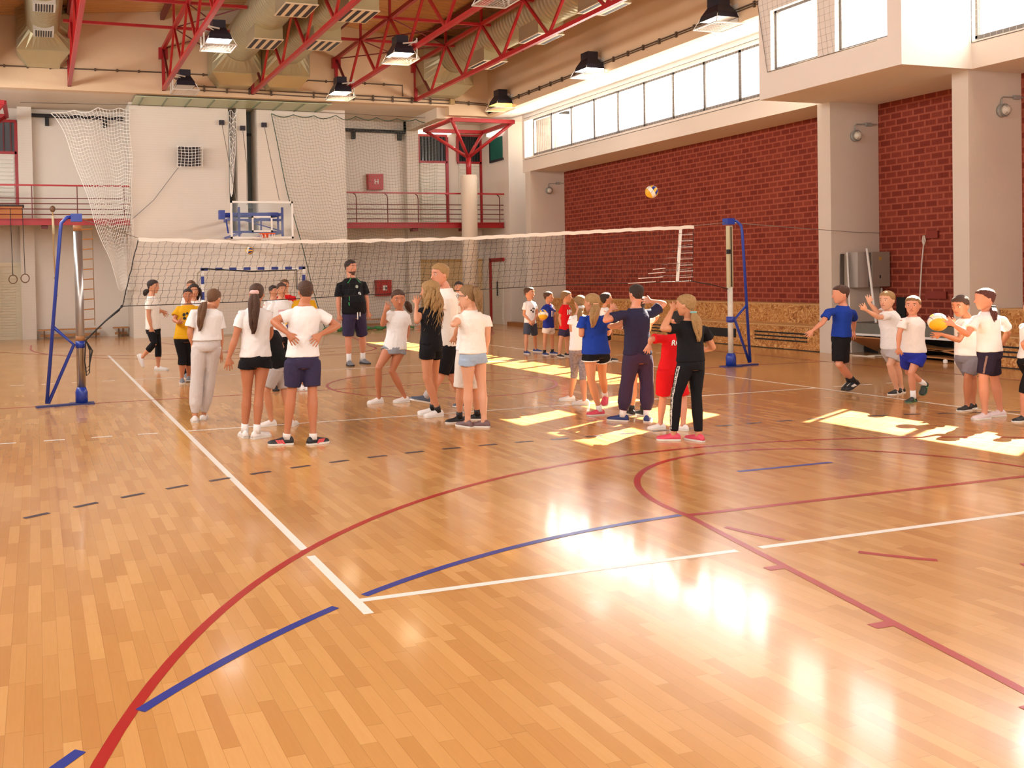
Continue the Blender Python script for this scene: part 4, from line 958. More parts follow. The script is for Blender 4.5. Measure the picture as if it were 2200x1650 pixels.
def trow(t):
    if t <= TOR[0][0]: return TOR[0][1:]
    for a, c in zip(TOR, TOR[1:]):
        if t <= c[0]: f = (t-a[0])/(c[0]-a[0]); return tuple(a[i]*(1-f)+c[i]*f for i in (1, 2))
    return TOR[-1][1:]
def ell(c, x, y, a, b, n=18): return [c+x*(a*math.cos(2*PI*k/n))+y*(b*math.sin(2*PI*k/n)) for k in range(n)]
def shoe(mb, sb, A, f, u, s, w=1.):
    L = .158*1.7*s; r = f.cross(u).normalized(); O = A-u*(.085*s)-f*(.27*L)
    rg, sg = [], []
    for x, hw, ht in ((0, .022, .045), (.05, .031, .066), (.2, .035, .082), (.36, .036, .078), (.52, .041, .058), (.72, .047, .045), (.88, .043, .037), (.96, .030, .030), (1.0, .012, .022)):
        c = O+f*(x*L); hw *= s*1.12*w; ht *= s
        ring = []
        for k in range(14):
            t = 2*PI*k/14; cx = math.cos(t); sz = math.sin(t)
            ring.append(c+r*(hw*cx)+u*(.014*s+(ht*sz if sz > 0 else .0)))
        rg.append(ring)
        q = hw*1.07+.002
        sg.append([c+r*q+u*.001, c+r*q+u*(.02*s), c-r*q+u*(.02*s), c-r*q+u*.001])
    mb.rings(rg); sb.rings(sg)
PEOPLE = []
def person(label, g, top, chin, face, N, P, yaw, la, ra, ll, rl, hair=('short', 'brown'), shirt=(TW, .6, .02), bottom=('short', TB, .6), shoes=('white', SOLE), socks=None, skin='a', fv=0, pitch=0, H=None, w=1.0, belly=0, tail=None, tie=None, hd=0, ls=None, rs=None, trunk_d=0, spine=0, glasses=False, beard=False, wl=1.0):
    yb = Fz(*g).y
    J = lambda q, dd=0: Fy(q[0], q[1], yb+dd+(q[2] if len(q) > 2 else 0))
    T, C, NN, PP = J(top, hd), J(chin, hd), J(N, trunk_d), J(P)
    base = Fz(*g)
    if H is None: H = J(top).z
    s = H/1.7; hh = (T-C).length*.97
    fwd = ang(yaw); rt = Vector((fwd.y, -fwd.x, 0)); up = (NN-PP).normalized(); fw2 = rt.cross(up)*-1
    fw2 = up.cross(rt).normalized()
    if fw2.dot(fwd) < 0: fw2 = -fw2
    sp = lambda t: PP+(NN-PP)*t+fw2*(spine*math.sin(max(0, min(1, t))*PI))
    ww = s*w
    SH = {}
    for k, sg, ov in (('r', 1, rs), ('l', -1, ls)):
        SH[k] = (J(ov, trunk_d)-up*(.034*s)-rt*(sg*.012*s)) if ov else sp(.845)+rt*(sg*.140*ww)
    HP = {k: sp(-.03)+rt*(sg*.085*ww) for k, sg in (('r', 1), ('l', -1))}
    arms, legs = {}, {}
    for k, a in (('l', la), ('r', ra)):
        E, W, Tp = J(a[0]), J(a[1]), J(a[2])
        arms[k] = (SH[k], E, W, Tp)
    feet = {}
    for k, l in (('l', ll), ('r', rl)):
        kn, an, md = l
        if md[0] == 'g':
            G = Fz(*an[:2]); f = ang(md[1]); A = G+Vector((0, 0, .085*s)); u = Vector((0, 0, 1))
            if len(md) > 2:
                # heel raised by md[2] degrees, toe stays on the ground
                a = R(md[2]); f2 = (f*math.cos(a)-u*math.sin(a)); u2 = f*math.sin(a)+u*math.cos(a); L = .27*s
                toe = G+f*(.73*L); A = toe-f2*(.73*L)+u2*(.085*s); f, u = f2, u2
        else:
            A = J(an); Tq = J(md[1]); d = (Tq-A).normalized(); lat = d.cross(Vector((0, 0, 1)))
            if lat.length < .05: lat = rt.copy()
            lat.normalize(); b = math.atan2(.085, .73*.27); f = Matrix.Rotation(b, 3, lat) @ d; u = lat.cross(f).normalized()
        K = Fy(kn[0], kn[1], .5*(HP[k].y+A.y)+(kn[2] if len(kn) > 2 else 0)); legs[k] = (HP[k], K, A); feet[k] = (A, f, u)
    # ---- body
    b = MB()
    fx = ang(face); hr = Vector((fx.y, -fx.x, 0)); pr = R(pitch); hf = fx*math.cos(pr)-Vector((0, 0, math.sin(pr))); hu = fx*math.sin(pr)+Vector((0, 0, math.cos(pr)))
    hf = (hf-hu*hf.dot(hu)).normalized(); hr = hf.cross(hu)
    HC = (T+C)/2-hu*(.015*hh)
    hp = lambda x, y, z: HC+hr*(x*hh)+hf*(y*hh)+hu*(z*hh)
    b.rings([[hp(wd*math.sin(2*PI*k/22), of+dp*math.cos(2*PI*k/22), z) for k in range(22)] for z, wd, dp, of in HT])
    b.tube([hp(0, .38, .06), hp(0, .455, -.07), hp(0, .49, -.145), hp(0, .40, -.17)], [.028*hh, .042*hh, .056*hh, .03*hh], 8)
    for sx in (-1, 1): b.ball(hp(sx*.345, -.03, -.06), .035*hh, .065*hh, .1*hh, 10, 8, Matrix((hr, hf, hu)).transposed())
    nk = .052*s*(1.12 if beard else 1)
    b.tube([sp(.90), sp(1.0), HC+hf*(-.08*hh)+hu*(-.30*hh), HC+hf*(-.06*hh)+hu*(-.1*hh)], [nk*1.35, nk*1.05, nk, nk*.9], 14)
    b.rings([ell(sp(t), rt, fw2, a*ww*.96, d*ww*.94) for t, a, d in TOR])
    for k in 'lr':
        S0, E, W, Tp = arms[k]
        pts, rr = prof([S0, E, W], [(0, .052*s), (.25, .050*s), (.6, .043*s), (.92, .038*s), (1.0, .037*s), (1.12, .040*s), (1.35, .040*s), (1.7, .030*s), (1.95, .023*s), (2, .023*s)])
        b.tube(pts, rr, 12)
        b.ball(E, .036*s)
        d = (Tp-W).normalized(); hl = .098*H
        nrm = (CPOS-W).normalized(); l = d.cross(nrm)
        if l.length < .3: l = d.cross(Vector((0, 0, 1)))
        l.normalize(); nn = l.cross(d).normalized(); q = .46*hl
        b.rings([ell(W+d*x, l, nn, a*s, c*s, 12) for x, a, c in ((-.01, .023, .019), (.18*hl, .034, .019), (.34*hl, .040, .017), (q, .038, .013))])
        fr = max(.0066, .0080*s)
        for i, (o_, ln) in enumerate(((-.030, .43), (-.0105, .52), (.0105, .49), (.030, .39))):
            p0 = W+d*(q-.02*s)+l*(o_*s); dd = (d+l*(o_*7.)).normalized(); Lf = ln*hl
            b.tube([p0, p0+dd*(Lf*.5)-nn*.002, p0+dd*(Lf*.8)-nn*(.012*s), p0+dd*Lf-nn*(.026*s)], [fr*1.1, fr*1.05, fr, fr*.8], 7)
        sd = -1 if k == 'l' else 1
        p0 = W+d*(.14*hl)+l*(sd*.026*s); dd = (d*.75+l*(sd*.7)-nn*.25).normalized()
        b.tube([p0, p0+dd*(.2*hl), p0+(dd+d*.25).normalized()*(.36*hl)], [fr*1.35, fr*1.2, fr*.9], 7)
        HPk, K, A = legs[k]; fa, ff, fu = feet[k]
        wq = s*w*wl
        pts, rr = prof([HPk, K, A], [(0, .088*wq), (.2, .084*wq), (.5, .070*wq), (.85, .054*wq), (1, .052*wq), (1.12, .050*wq), (1.35, .056*wq), (1.6, .046*wq), (1.85, .034*s), (2, .036*s)])
        b.tube(pts, rr, 14); b.ball(K, .051*wq)
        b.tube([A, A+ff*(.03*s)-fu*(.04*s), A+ff*(.12*s)-fu*(.055*s)], [.036*s, .032*s, .022*s], 10)
    if beard: pass
    o = b.build('person', SK[skin], smooth=True, base=base); tag(o, label, 'person', 'people playing volleyball'); remesh(o, .0052, 2)
    def kid(mb, name, mt, par=o, smooth=True):
        return mb.build(name, mt, par, smooth)
    # ---- face
    if fv:
        for sx in (-1, 1):
            e = MB(); Rm = Matrix((hr, hf, hu)).transposed()
            e.ball(hp(sx*.145, .365, .015), .055*hh, .035*hh, .03*hh, 10, 6, Rm); eo = kid(e, 'eye', EYEW)
            e = MB(); e.ball(hp(sx*.145, .388, .015), .026*hh, .018*hh, .028*hh, 8, 6, Rm); kid(e, 'iris', EYED, eo)
            e = MB(); e.tube([hp(sx*.07, .425, .105), hp(sx*.14, .412, .125), hp(sx*.225, .35, .10)], [.008*hh, .012*hh, .006*hh], 6); kid(e, 'eyebrow', BROW)
        e = MB(); e.tube([hp(-.095, .355, -.285), hp(-.04, .395, -.275), hp(.04, .395, -.275), hp(.095, .355, -.285)], [.008*hh, .022*hh, .022*hh, .008*hh], 7); kid(e, 'mouth', LIP)
    if beard:
        e = MB(); rg = []
        for zq in (-.53, -.47, -.38, -.30):
            wd, dp, of = hrow(zq); rg.append([hp((wd*1.03)*math.sin(R(a)), of+(dp*1.03)*math.cos(R(a)), zq) for a in range(-100, 101, 20)]+[hp((wd*.9)*math.sin(R(a)), of+(dp*.9)*math.cos(R(a)), zq) for a in range(100, -101, -20)])
        e.rings(rg); kid(e, 'beard', BEARD)
    if glasses:
        e = MB()
        for sx in (-1, 1): e.tube([hp(sx*.17+.12*math.cos(a*PI/8), .45, .02+.10*math.sin(a*PI/8)) for a in range(16)], .012*hh, 5, True); e.tube([hp(sx*.29, .44, .03), hp(sx*.36, .1, .03), hp(sx*.36, -.02, .0)], .012*hh, 5)
        kid(e, 'glasses', DGREY)
    # ---- hair
    st, hc = hair[0], hair[1]; th = {'short': .055, 'crop': .03, 'pony': .05, 'long': .09, 'quiff': .07, 'bun': .06}[st]
    def hl_(a):
        a = abs(a)
        ks = {'short': ((0, .27), (50, .24), (75, .05), (95, .02), (110, -.12), (140, -.26), (180, -.30)), 'pony': ((0, .29), (50, .23), (80, .06), (105, -.06), (130, -.2), (180, -.27)),
              'long': ((0, .30), (40, .24), (65, .0), (85, -.25), (110, -.45), (180, -.5))}[{'crop': 'short', 'quiff': 'short', 'bun': 'pony'}.get(st, st)]
        for p, q in zip(ks, ks[1:]):
            if a <= q[0]: f = (a-p[0])/(q[0]-p[0]); return p[1]*(1-f)+q[1]*f
        return ks[-1][1]
    b = MB(); rg = []; NA = 40; rn = random.Random(hash(label) % 999)
    for j in range(-1, 11):
        ring = []
        for i in range(NA):
            a = -180+360*i/NA; z0 = hl_(a)+.012*math.sin(i*2.3); t = max(0, j)/10; z = z0+(.50-z0)*math.sin(t*PI/2)
            wd, dp, of = hrow(z); k = .9 if j < 0 else 1+th*min(1, .35+t*2.2)+.012*math.sin(i*3.1+j)*(1 if st != 'crop' else .3)
            zz = z+(th*.55*t if j >= 0 else 0); fq = (.05*max(0, math.cos(R(a)))*t if st == 'quiff' else 0)
            ring.append(hp(wd*k*math.sin(R(a)), of+dp*k*math.cos(R(a))+fq, zz+fq*.6))
        rg.append(ring)
    b.rings(rg); ho = kid(b, 'hair', HB[hc])
    if tail:
        tp = [J(q, hd-(hf.y*.47*hh if i == 0 else max(hf.y*.5*hh, fw2.y*.155*s))) for i, q in enumerate(tail)]
        tb = MB(); n = len(tp); R0 = .045*s*(hair[2] if len(hair) > 2 else 1)
        path = []
        for i in range(n-1):
            for q in range(4): path.append(tp[i].lerp(tp[i+1], q/4))
        path.append(tp[-1]); m_ = len(path)
        for k in range(7):
            oa = Vector((math.cos(k*2.4), math.sin(k*2.4)*.7, 0))*R0*(.55 if k else 0); ph = k*1.7; wav = (hair[3] if len(hair) > 3 else .004)
            pts, rr = [], []
            for i, q in enumerate(path):
                t = i/(m_-1); e_ = math.sin(min(1, t*3.)*PI/2)*(1-.6*t**3)
                pts.append(q+oa*(.25+.9*e_)+Vector((math.sin(t*14+ph), math.cos(t*11+ph), 0))*wav*t*2); rr.append(R0*(.35+.35*e_)*(1-.85*max(0, t-.55)/.45))
            tb.tube(pts, rr, 7)
        kid(tb, 'ponytail' if st != 'long' else 'long_locks', HB[hc], ho)
    if st == 'long' and not tail:
        tb = MB()
        wav = hair[2] if len(hair) > 2 else .01; Lh = hair[3] if len(hair) > 3 else 1.2
        for i in range(30):
            a = rn.uniform(75, 285); z = rn.uniform(-.2, .3); wd, dp, of = hrow(z); p = hp(wd*1.06*math.sin(R(a)), of+dp*1.06*math.cos(R(a)), z); ph = rn.uniform(0, 6); pts = []; out = (p-HC); out.z = 0; out.normalize()
            ln = Lh*hh*rn.uniform(.75, 1.1)
            for q in range(12):
                t = q/11; pts.append(p+out*(.035*s*math.sin(min(1, t*1.5)*PI*.6))-Vector((0, 0, 1))*ln*t+Vector((math.sin(t*13+ph), math.cos(t*12+ph), 0))*wav*(.4+t))
            tb.tube(pts, [.022*s*(1-.1*q) if q > 4 else .024*s for q in range(12)], 7)
        kid(tb, 'long_locks', HB[hc], ho)
    if tie:
        tq = J(tie[:2], hd-hf.y*.47*hh); tm = MB(); ax = (tail and Vector((0, 0, 1))) or Vector((0, 0, 1)); x = ax.orthogonal().normalized(); y = ax.cross(x)
        tm.tube([tq+x*(.026*s*math.cos(k*PI/6))+y*(.026*s*math.sin(k*PI/6)) for k in range(12)], .014*s*tie[3], 7, True); kid(tm, 'hair_tie', tie[2], ho)
    # ---- shirt
    sm, sl, hem = shirt[:3]; loose = shirt[3] if len(shirt) > 3 else .018
    b = MB(); rg = []; ts = [hem, hem+.05, .15, .3, .45, .6, .70, .78, .86, .92, .955]
    ts = sorted(set([t for t in ts if t >= hem]))
    for t in ts:
        a, d = trow(t); lo = loose*s*(1.3 if t < .4 else (1 if t < .86 else .5))
        bl = belly*math.exp(-((t-.28)/.22)**2)
        rg.append(ell(sp(t)+fw2*bl*.7, rt, fw2, a*ww+lo+bl*.3, d*ww+lo+bl))
    b.rings(rg)
    for k in 'lr':
        S0, E, W, Tp = arms[k]; inn = S0.lerp(sp(.80), .5)+up*(.004*s); e = S0.lerp(E, sl)
        b.tube([inn, S0.lerp(E, .02), S0.lerp(E, sl*.5), e], [.060*s, .054*s+loose*.3, .053*s+loose*.5, .052*s+loose*.9], 14)
    so_ = kid(b, 'shirt', sm); remesh(so_, .0085, 3, .016*s, .09)
    # ---- bottoms
    kind, bm, fr_ = bottom[:3]; ex = bottom[3] if len(bottom) > 3 else {'short': .026, 'tight': .007, 'loose': .034}[kind]
    b = MB(); rg = []
    for t in (.16, .10, 0, -.07, -.15):
        a, d = trow(t); q = .012*s if kind != 'loose' else .02*s
        rg.append(ell(sp(t), rt, fw2, a*ww*(.98 if t < -.1 else 1)+q, d*ww+q+(.012*s if t < .06 else 0)))
    b.rings(rg)
    for k in 'lr':
        HPk, K, A = legs[k]; ks = []
        wq = s*w*wl
        base_r = lambda f: wq*(.088 if f < .2 else (.088-(f-.2)/.8*.036 if f <= 1 else (.052+.004*math.sin((f-1)*4) if f < 1.4 else .056-(f-1.4)/.6*.018)))
        nseg = 9; ks = [(fr_*i/(nseg-1), base_r(fr_*i/(nseg-1))+ex*s*(.5+.5*i/(nseg-1) if kind != 'tight' else 1)) for i in range(nseg)]
        if kind == 'loose': ks[-1] = (ks[-1][0], base_r(fr_)+.008*s)
        pts, rr = prof([HPk, K, A], ks); b.tube(pts, rr, 14)
    bo = kid(b, bottom[4] if len(bottom) > 4 else ('shorts' if fr_ < 1.2 else ('leggings' if kind == 'tight' else 'trousers')), bm); remesh(bo, .0085, 2, .010*s if kind != 'tight' else 0, .1)
    # ---- feet
    for k in 'lr':
        A, f, u = feet[k]; m1, m2 = MB(), MB(); shoe(m1, m2, A, f, u, s)
        sh = kid(m1, 'shoe', SHO[shoes[0]]); kid(m2, 'sole', shoes[1], sh, False)
        if shoes[0] in ('black', 'grey', 'blue', 'green', 'slate', 'pink') and len(shoes) > 2:
            r = f.cross(u).normalized(); L = .27*s; O = A-u*(.085*s)-f*(.27*L)
            for q in range(shoes[3] if len(shoes) > 3 else 3):
                for sx in (-1, 1):
                    st_ = MB(); st_.obox(O+f*((.42+.1*q)*L)+r*(sx*.044*s)+u*(.035*s), f*(.012*s), u*(.022*s)+f*(.014*s), r*(.0035*s)); kid(st_, 'side_stripe', shoes[2], sh, False)
        lc = MB(); L = .27*s; O = A-u*(.085*s)-f*(.27*L); r = f.cross(u).normalized()
        lc.tube([O+f*((.40+.03*q)*L)+u*(.078-.005*q)*s+r*(.018*s*(-1)**q) for q in range(7)], .004*s, 5)
        kid(lc, 'laces', SOLE if shoes[0] not in ('white', 'pale') else mat('lace_grey', '#b3aeae'), sh, False)
        if socks:
            K = legs[k][1]; d = (K-A).normalized(); sk = MB(); sk.tube([A-u*(.03*s), A+d*(.02*s), A+d*(socks[1]*s)], [.043*s, .041*s, .041*s], 14); kid(sk, 'sock', socks[0])
            if len(socks) > 2:
                sk = MB()
                for q in (.5, .75): sk.tube([A+d*(socks[1]*s*q-.004), A+d*(socks[1]*s*q+.004)], .0425*s, 14)
                kid(sk, 'sock_stripe', socks[2])
    info = dict(o=o, shirt=so_, bottom=bo, sp=sp, rt=rt, fw=fw2, up=up, s=s, arms=arms, legs=legs, hp=hp, J=J, ww=ww, kid=kid)
    PEOPLE.append(info); return info
def stick(info, mb, name, mt, on='shirt', off=.004, axis=None):
    # lay a flat print onto the cloth surface
    o = mb.build(name, mt, info[on]); m = o.modifiers.new('on_cloth', 'SHRINKWRAP'); m.target = info[on]; m.wrap_method = 'NEAREST_SURFACEPOINT'; m.wrap_mode = 'ABOVE_SURFACE'; m.offset = off
    return o
def printtxt(info, txt, size, t, side, mt, dx=0., name='print', bold=.01):
    # side: +1 chest, -1 back
    s = info['s']; fw = info['fw']*side; x = info['rt']*(-1 if side > 0 else 1); L = info['sp'](t)+fw*.13*s+x*dx
    mb = text_mesh(txt, size, L, x, info['up'], .0, bold)
    bmx = bmesh.new(); me = bpy.data.meshes.new('t'); me.from_pydata(mb.v, [], mb.f); bmx.from_mesh(me); bmesh.ops.triangulate(bmx, faces=bmx.faces); bmesh.ops.subdivide_edges(bmx, edges=[e for e in bmx.edges if e.calc_length() > .02], cuts=3, use_grid_fill=True); bmesh.ops.triangulate(bmx, faces=bmx.faces)
    out = MB(); bmx.verts.index_update(); out.add([v.co.copy() for v in bmx.verts], [tuple(v.index for v in f.verts) for f in bmx.faces]); bmx.free(); bpy.data.meshes.remove(me)
    return stick(info, out, name, mt, 'shirt', .010)
def patch(info, pts2, t, side, mt, name='print', on='shirt', dx=0.):
    # pts2: polygons [(x, z) ...] in metres on the chest/back plane
    s = info['s']; fw = info['fw']*side; x = info['rt']*(-1 if side > 0 else 1); up = info['up']; L = info['sp'](t)+fw*.14*s+x*dx
    bmx = bmesh.new()
    for poly in pts2:
        vs = [bmx.verts.new(L+x*a+up*c) for a, c in poly]; bmx.faces.new(vs)
    bmesh.ops.triangulate(bmx, faces=bmx.faces)
    for _ in range(2): bmesh.ops.subdivide_edges(bmx, edges=[e for e in bmx.edges if e.calc_length() > .018], cuts=1, use_grid_fill=True); bmesh.ops.triangulate(bmx, faces=bmx.faces)
    out = MB(); bmx.verts.index_update(); out.add([v.co.copy() for v in bmx.verts], [tuple(v.index for v in f.verts) for f in bmx.faces]); bmx.free()
    return stick(info, out, name, mt, on)
def disc(cx, cz, r, n=14): return [(cx+r*math.cos(2*PI*k/n), cz+r*math.sin(2*PI*k/n)) for k in range(n)]
def legstripe(info, k, side, mt, f0, f1, wd, off, name='side_stripe', txt=None):
    HPk, K, A = info['legs'][k]; rt = info['rt']*side; mb = MB(); vs = []
    n = 24
    pts = []
    for i in range(n+1):
        f = f0+(f1-f0)*i/n; p = HPk.lerp(K, f) if f <= 1 else K.lerp(A, f-1); pts.append(p+rt*.12*info['s'])
    fwv = info['fw']
    for p in pts: vs += [p+fwv*wd/2, p-fwv*wd/2]
    mb.add(vs, [(2*i, 2*i+1, 2*i+3, 2*i+2) for i in range(n)])
    o = stick(info, mb, name, mt, 'bottom', off); return o, pts
P_ = person
# --- left group beyond and behind the net
P_('girl in white tee and black capri leggings walking at the far left', (341.8, 796), (326.4, 600.6), (331, 630), 55, (326, 633), (329, 706), 62,
   [(341.8, 669, .1), (350, 668, .1), (358, 679, .1)], [(319, 678, -.16), (325, 704, -.18), (328.5, 718, -.18)],
   [(340, 743), (340, 796), ('g', 70)], [(331, 738, -.1), (306.8, 766, -.1), ('t', (308, 794, -.1))],
   hair=('pony', 'dark'), tail=[(317, 622), (313, 628), (311, 636)], shirt=(TW2, .62, -.02), bottom=('tight', TB, 1.55), shoes=('white', SOLE), fv=1)
P_('girl with brown hair in a bun showing just above the yellow tee girl group', (405, 797), (410, 602), (411, 629), -20, (411, 632), (411, 705), -5,
   [(425, 668), (424, 700), (424, 715)], [(397, 668), (397, 700), (397, 715)], [(415, 750), (414, 796), ('g', 0)], [(405, 750), (403, 797), ('g', 0)], hair=('bun', 'mid'), shirt=(TW, .6, 0), fv=1)
P_('girl with long dark hair and white tee half hidden behind the yellow tee', (406, 812), (416, 609.5), (418, 640), -8, (416, 643), (411, 717), -5,
   [(436, 678), (434, 710, -.1), (432, 722, -.1)], [(396, 678), (397, 712), (397, 726)], [(411, 765), (411, 812), ('g', 0)], [(402, 765), (401, 811), ('g', -10)],
   hair=('long', 'dark', .008, 1.0), shirt=(TW, .6, 0), bottom=('short', TB, .95), shoes=('grey', SOLE), socks=(TB, .2), fv=1)
yg = P_('girl in yellow tee with black print, black capris, arms held out', (391, 823), (402.5, 619.5), (404.5, 648.5), -8, (404, 652), (399, 724), -5,
   [(428, 688, -.05), (420, 694, -.25), (412, 690, -.3)], [(374, 687, -.05), (383, 693, -.25), (393, 686, -.35)],
   [(406, 768), (405, 808, .25), ('t', (406, 820, .05))], [(392, 768), (391, 822), ('g', -5)],
   hair=('pony', 'dark'), shirt=(TY, .65, -.05, .03), bottom=('tight', TB, 1.35, .02), shoes=('grey', SOLE), skin='c', fv=1, w=1.12)
patch(yg, [disc(-.06, .03, .028), disc(-.01, .05, .022), disc(.03, .0, .028), disc(-.05, -.03, .026), disc(.01, -.06, .03), disc(.06, .05, .02)], .62, 1, BLK)
P_('girl in white tee and pale grey sweatpants seen from behind', (418, 907), (456, 620), (463, 661), 140, (448, 660), (444, 742), 172,
   [(408, 714), (414, 741, .05), (419, 757, .05)], [(474, 719), (474, 756), (471.6, 777)],
   [(423, 812), (419, 907), ('g', 172)], [(451, 805), (437, 890, .15), ('t', (440, 896, .4))], pitch=12,
   hair=('pony', 'mid', 1.0), tail=[(441, 646), (435, 664), (431, 690), (429, 712)], tie=(438, 648, TW, 1.2), ls=(415, 667), rs=(471, 669), shirt=(TW, .72, .13, .035), bottom=('loose', SW, 1.93), shoes=('white', SOLE), w=1.02)
P_('tall girl with a long brown ponytail, white tee and short black shorts', (533, 942), (551.5, 608), (551.5, 653), 165, (549, 656), (549, 771), 175,
   [(505.5, 727), (491.5, 769), (490, 802)], [(581, 715, .1), (572, 735, .3), (560, 738, .4)],
   [(531, 843), (526, 940), ('g', 178)], [(557, 842), (552, 942), ('g', 120)],
   hair=('pony', 'brown', 1.15), tail=[(547, 628), (546, 650), (545, 690), (544, 718)], tie=(546.5, 628, mat('scrunchie_pink', '#d9b3ac', .9), 1.9), ls=(517, 669), rs=(578, 669), shirt=(TW, .55, .04, .016), bottom=('short', TB, .24), shoes=('white', SOLE), skin='c', socks=(TW, .07))
P_('child in black tee and grey shorts bending over behind the tall ponytailed girl', (600, 915), (566, 668), (556, 704), -130, (572, 705), (600, 787), -140,
   [(575, 742, .1), (562, 765, .2), (556, 775, .2)], [(605, 745, .2), (596, 770, .3), (590, 782, .3)],
   [(573, 840), (583, 915), ('g', -80)], [(612, 846), (628, 915), ('g', 150)], hair=('short', 'mid'), shirt=(TB, .6, -.06, .022), bottom=('short', LG, .82, .03), shoes=('white', SOLE), H=1.45, skin='a')
bb_ = P_('boy with brown hair in a white tee with pink print holding a ball, facing us', (602, 838), (603.5, 607), (606, 637), 8, (605, 640), (604, 722), 5,
   [(630, 678), (624, 697, -.2), (617, 699, -.25)], [(577, 680), (594, 698, -.2), (608, 700, -.25)],
   [(614, 780), (612, 836), ('g', 5)], [(595, 780), (592, 838), ('g', -10)], hair=('short', 'brown'), shirt=(TW, .62, -.02, .022), bottom=('short', TB, .9), shoes=('black', SOLED), fv=1)
patch(bb_, [[(-.10, -.06), (.10, -.06), (.10, .06), (-.10, .06)]], .6, 1, mat('pink_print', '#dfb9bd', .8))
vball(Fy(614, 697, Fz(602, 838).y-.28), 'volleyball held low by the boy in the pink print tee', (.4, 1.1, 0))
P_('dark haired child whose head shows left of the pink print tee boy', (588, 826), (586.5, 612.5), (588, 638), 25, (588, 641), (588, 716), 10,
   [(602, 676), (602, 705), (602, 718)], [(574, 676), (574, 705), (574, 718)], [(594, 770), (593, 825), ('g', 0)], [(582, 770), (581, 826), ('g', 0)], hair=('short', 'dark'), shirt=(TW, .6, 0), fv=1)
P_('taller girl in a red top looking over the pink print tee boy', (612, 820), (609.5, 599.5), (613, 627), -15, (613, 630), (613, 708), 0,
   [(628, 668), (627, 698), (627, 712)], [(598, 668), (598, 698), (598, 712)], [(618, 764), (617, 820), ('g', 0)], [(608, 764), (606, 820), ('g', 0)], hair=('pony', 'mid'), shirt=(TR, .6, 0), fv=1)
P_('child in a yellow tee hidden behind the head of the boy with hands on hips', (652, 836), (654, 608), (655, 636), 0, (654, 639), (652, 718), 0,
   [(675, 678), (672, 705), (670, 718)], [(630, 678), (633, 705), (634, 718)], [(658, 775), (657, 836), ('g', 0)], [(647, 775), (646, 836), ('g', 0)], hair=('short', 'brown'), shirt=(TY, .6, 0), fv=1)
P_('boy in white tee and long dark shorts from behind, hands on his hips', (640, 955), (656.5, 602), (656.5, 648), 178, (653.5, 652), (650, 772), 176,
   [(588, 691), (619, 717, -.16), (641, 744, -.2)], [(725, 700), (688, 719, -.16), (667, 744, -.2)],
   [(628, 832), (616, 955), ('g', -100)], [(671, 832), (673, 955), ('g', 110)],
   hair=('short', 'brown'), ls=(622, 668), rs=(689, 668), shirt=(TW, .55, .05, .018), bottom=('short', NV, .97, .034), shoes=('black', SOLE, mat('stripe_coral', '#d8565a', .5), 3), skin='c', socks=(TW, .03))
co = P_('tall bearded coach in a black shirt with green piping and dark shorts', (765, 785), (751.5, 557.5), (754.5, 590), 30, (754, 594), (760, 672), 8,
   [(786.5, 637), (790.5, 670), (791, 686)], [(727, 643), (728, 677), (734, 694)],
   [(778, 720), (780, 781), ('g', 12)], [(748, 722), (750, 785), ('g', -5)],
   hair=('crop', 'dark'), shirt=(TB, .8, -.02, .03), bottom=('short', NV, .98, .04), shoes=('grey', SOLED), socks=(TW, .11), fv=1, beard=True, belly=.06, w=1.02, skin='r', ls=(782, 607), rs=(728, 609))
GN = mat('piping_green', '#2f9d52', .6)
patch(co, [[(-.17, .02), (-.15, .0), (-.07, .10), (-.085, .12)], [(.17, .02), (.15, .0), (.07, .10), (.085, .12)]], .86, 1, GN, 'green_piping')
patch(co, [[(-.165, -.16), (-.15, -.16), (-.145, .02), (-.155, .02)]], .45, 1, GN, 'green_piping')
patch(co, [disc(.02, 0, .032)], .72, 1, mat('badge_grey', '#a7b5a6', .6), 'chest_badge'); patch(co, [disc(.06, 0, .034)], .52, 1, mat('badge_pale', '#c4ccd2', .6), 'chest_badge'); patch(co, [[(.03, -.006), (.09, -.006), (.09, .006), (.03, .006)]], .52, 1, BLK, 'badge_bar')
d0 = co['sp'](.02)+co['fw']*.2
co['kid'](MB().box(d0.x-.03, d0.x-.012, d0.y-.02, d0.y-.012, d0.z-.14, d0.z+.0).box(d0.x+.02, d0.x+.038, d0.y-.02, d0.y-.012, d0.z-.08, d0.z), 'drawstring', WHITE, co['bottom'], False)
# --- middle group
P_('girl in white tee stepping left with one hand raised, looking at us', (850, 866), (856.5, 621.4), (854.5, 664), -12, (859, 664), (848, 748), -25,
   [(876, 711), (867, 744, -.05), (861, 766, -.05)], [(822, 697), (827.5, 667, -.08), (836, 650, -.1)],
   [(842, 797), (870, 864), ('g', -85)], [(813, 790, -.12), (814, 866), ('g', -80)], pitch=4,
   hair=('pony', 'brown'), tail=[(874, 648), (878, 660), (883, 672)], rs=(838, 669), ls=(876, 675), shirt=(TW, .6, -.04, .018), bottom=('short', mat('grey_melange', '#8f949d', .9), .16), shoes=('white', SOLE), skin='c', fv=1)
P_('young man in white tee and black basketball shorts striding left behind the curly girl', (955, 880), (947, 566), (944, 613), -78, (956, 614), (964, 735), -100,
   [(944, 672, -.1), (936, 700, -.05), (928, 706, 0)], [(988, 690, .12), (984, 728, .12), (978, 750, .1)],
   [(945, 812), (915, 850, 0), ('t', (878, 860, 0))], [(970, 810), (1002, 860, .15), ('t', (975, 875, .1))], H=1.78,
   hair=('quiff', 'blond'), shirt=(TW2, .62, -.06, .03), bottom=('short', TB, .86, .04), shoes=('slate', SOLE), socks=(LG, .14), skin='r', fv=1, rs=(985, 632, .1), ls=(953, 640, -.12))
man = PEOPLE[-1]
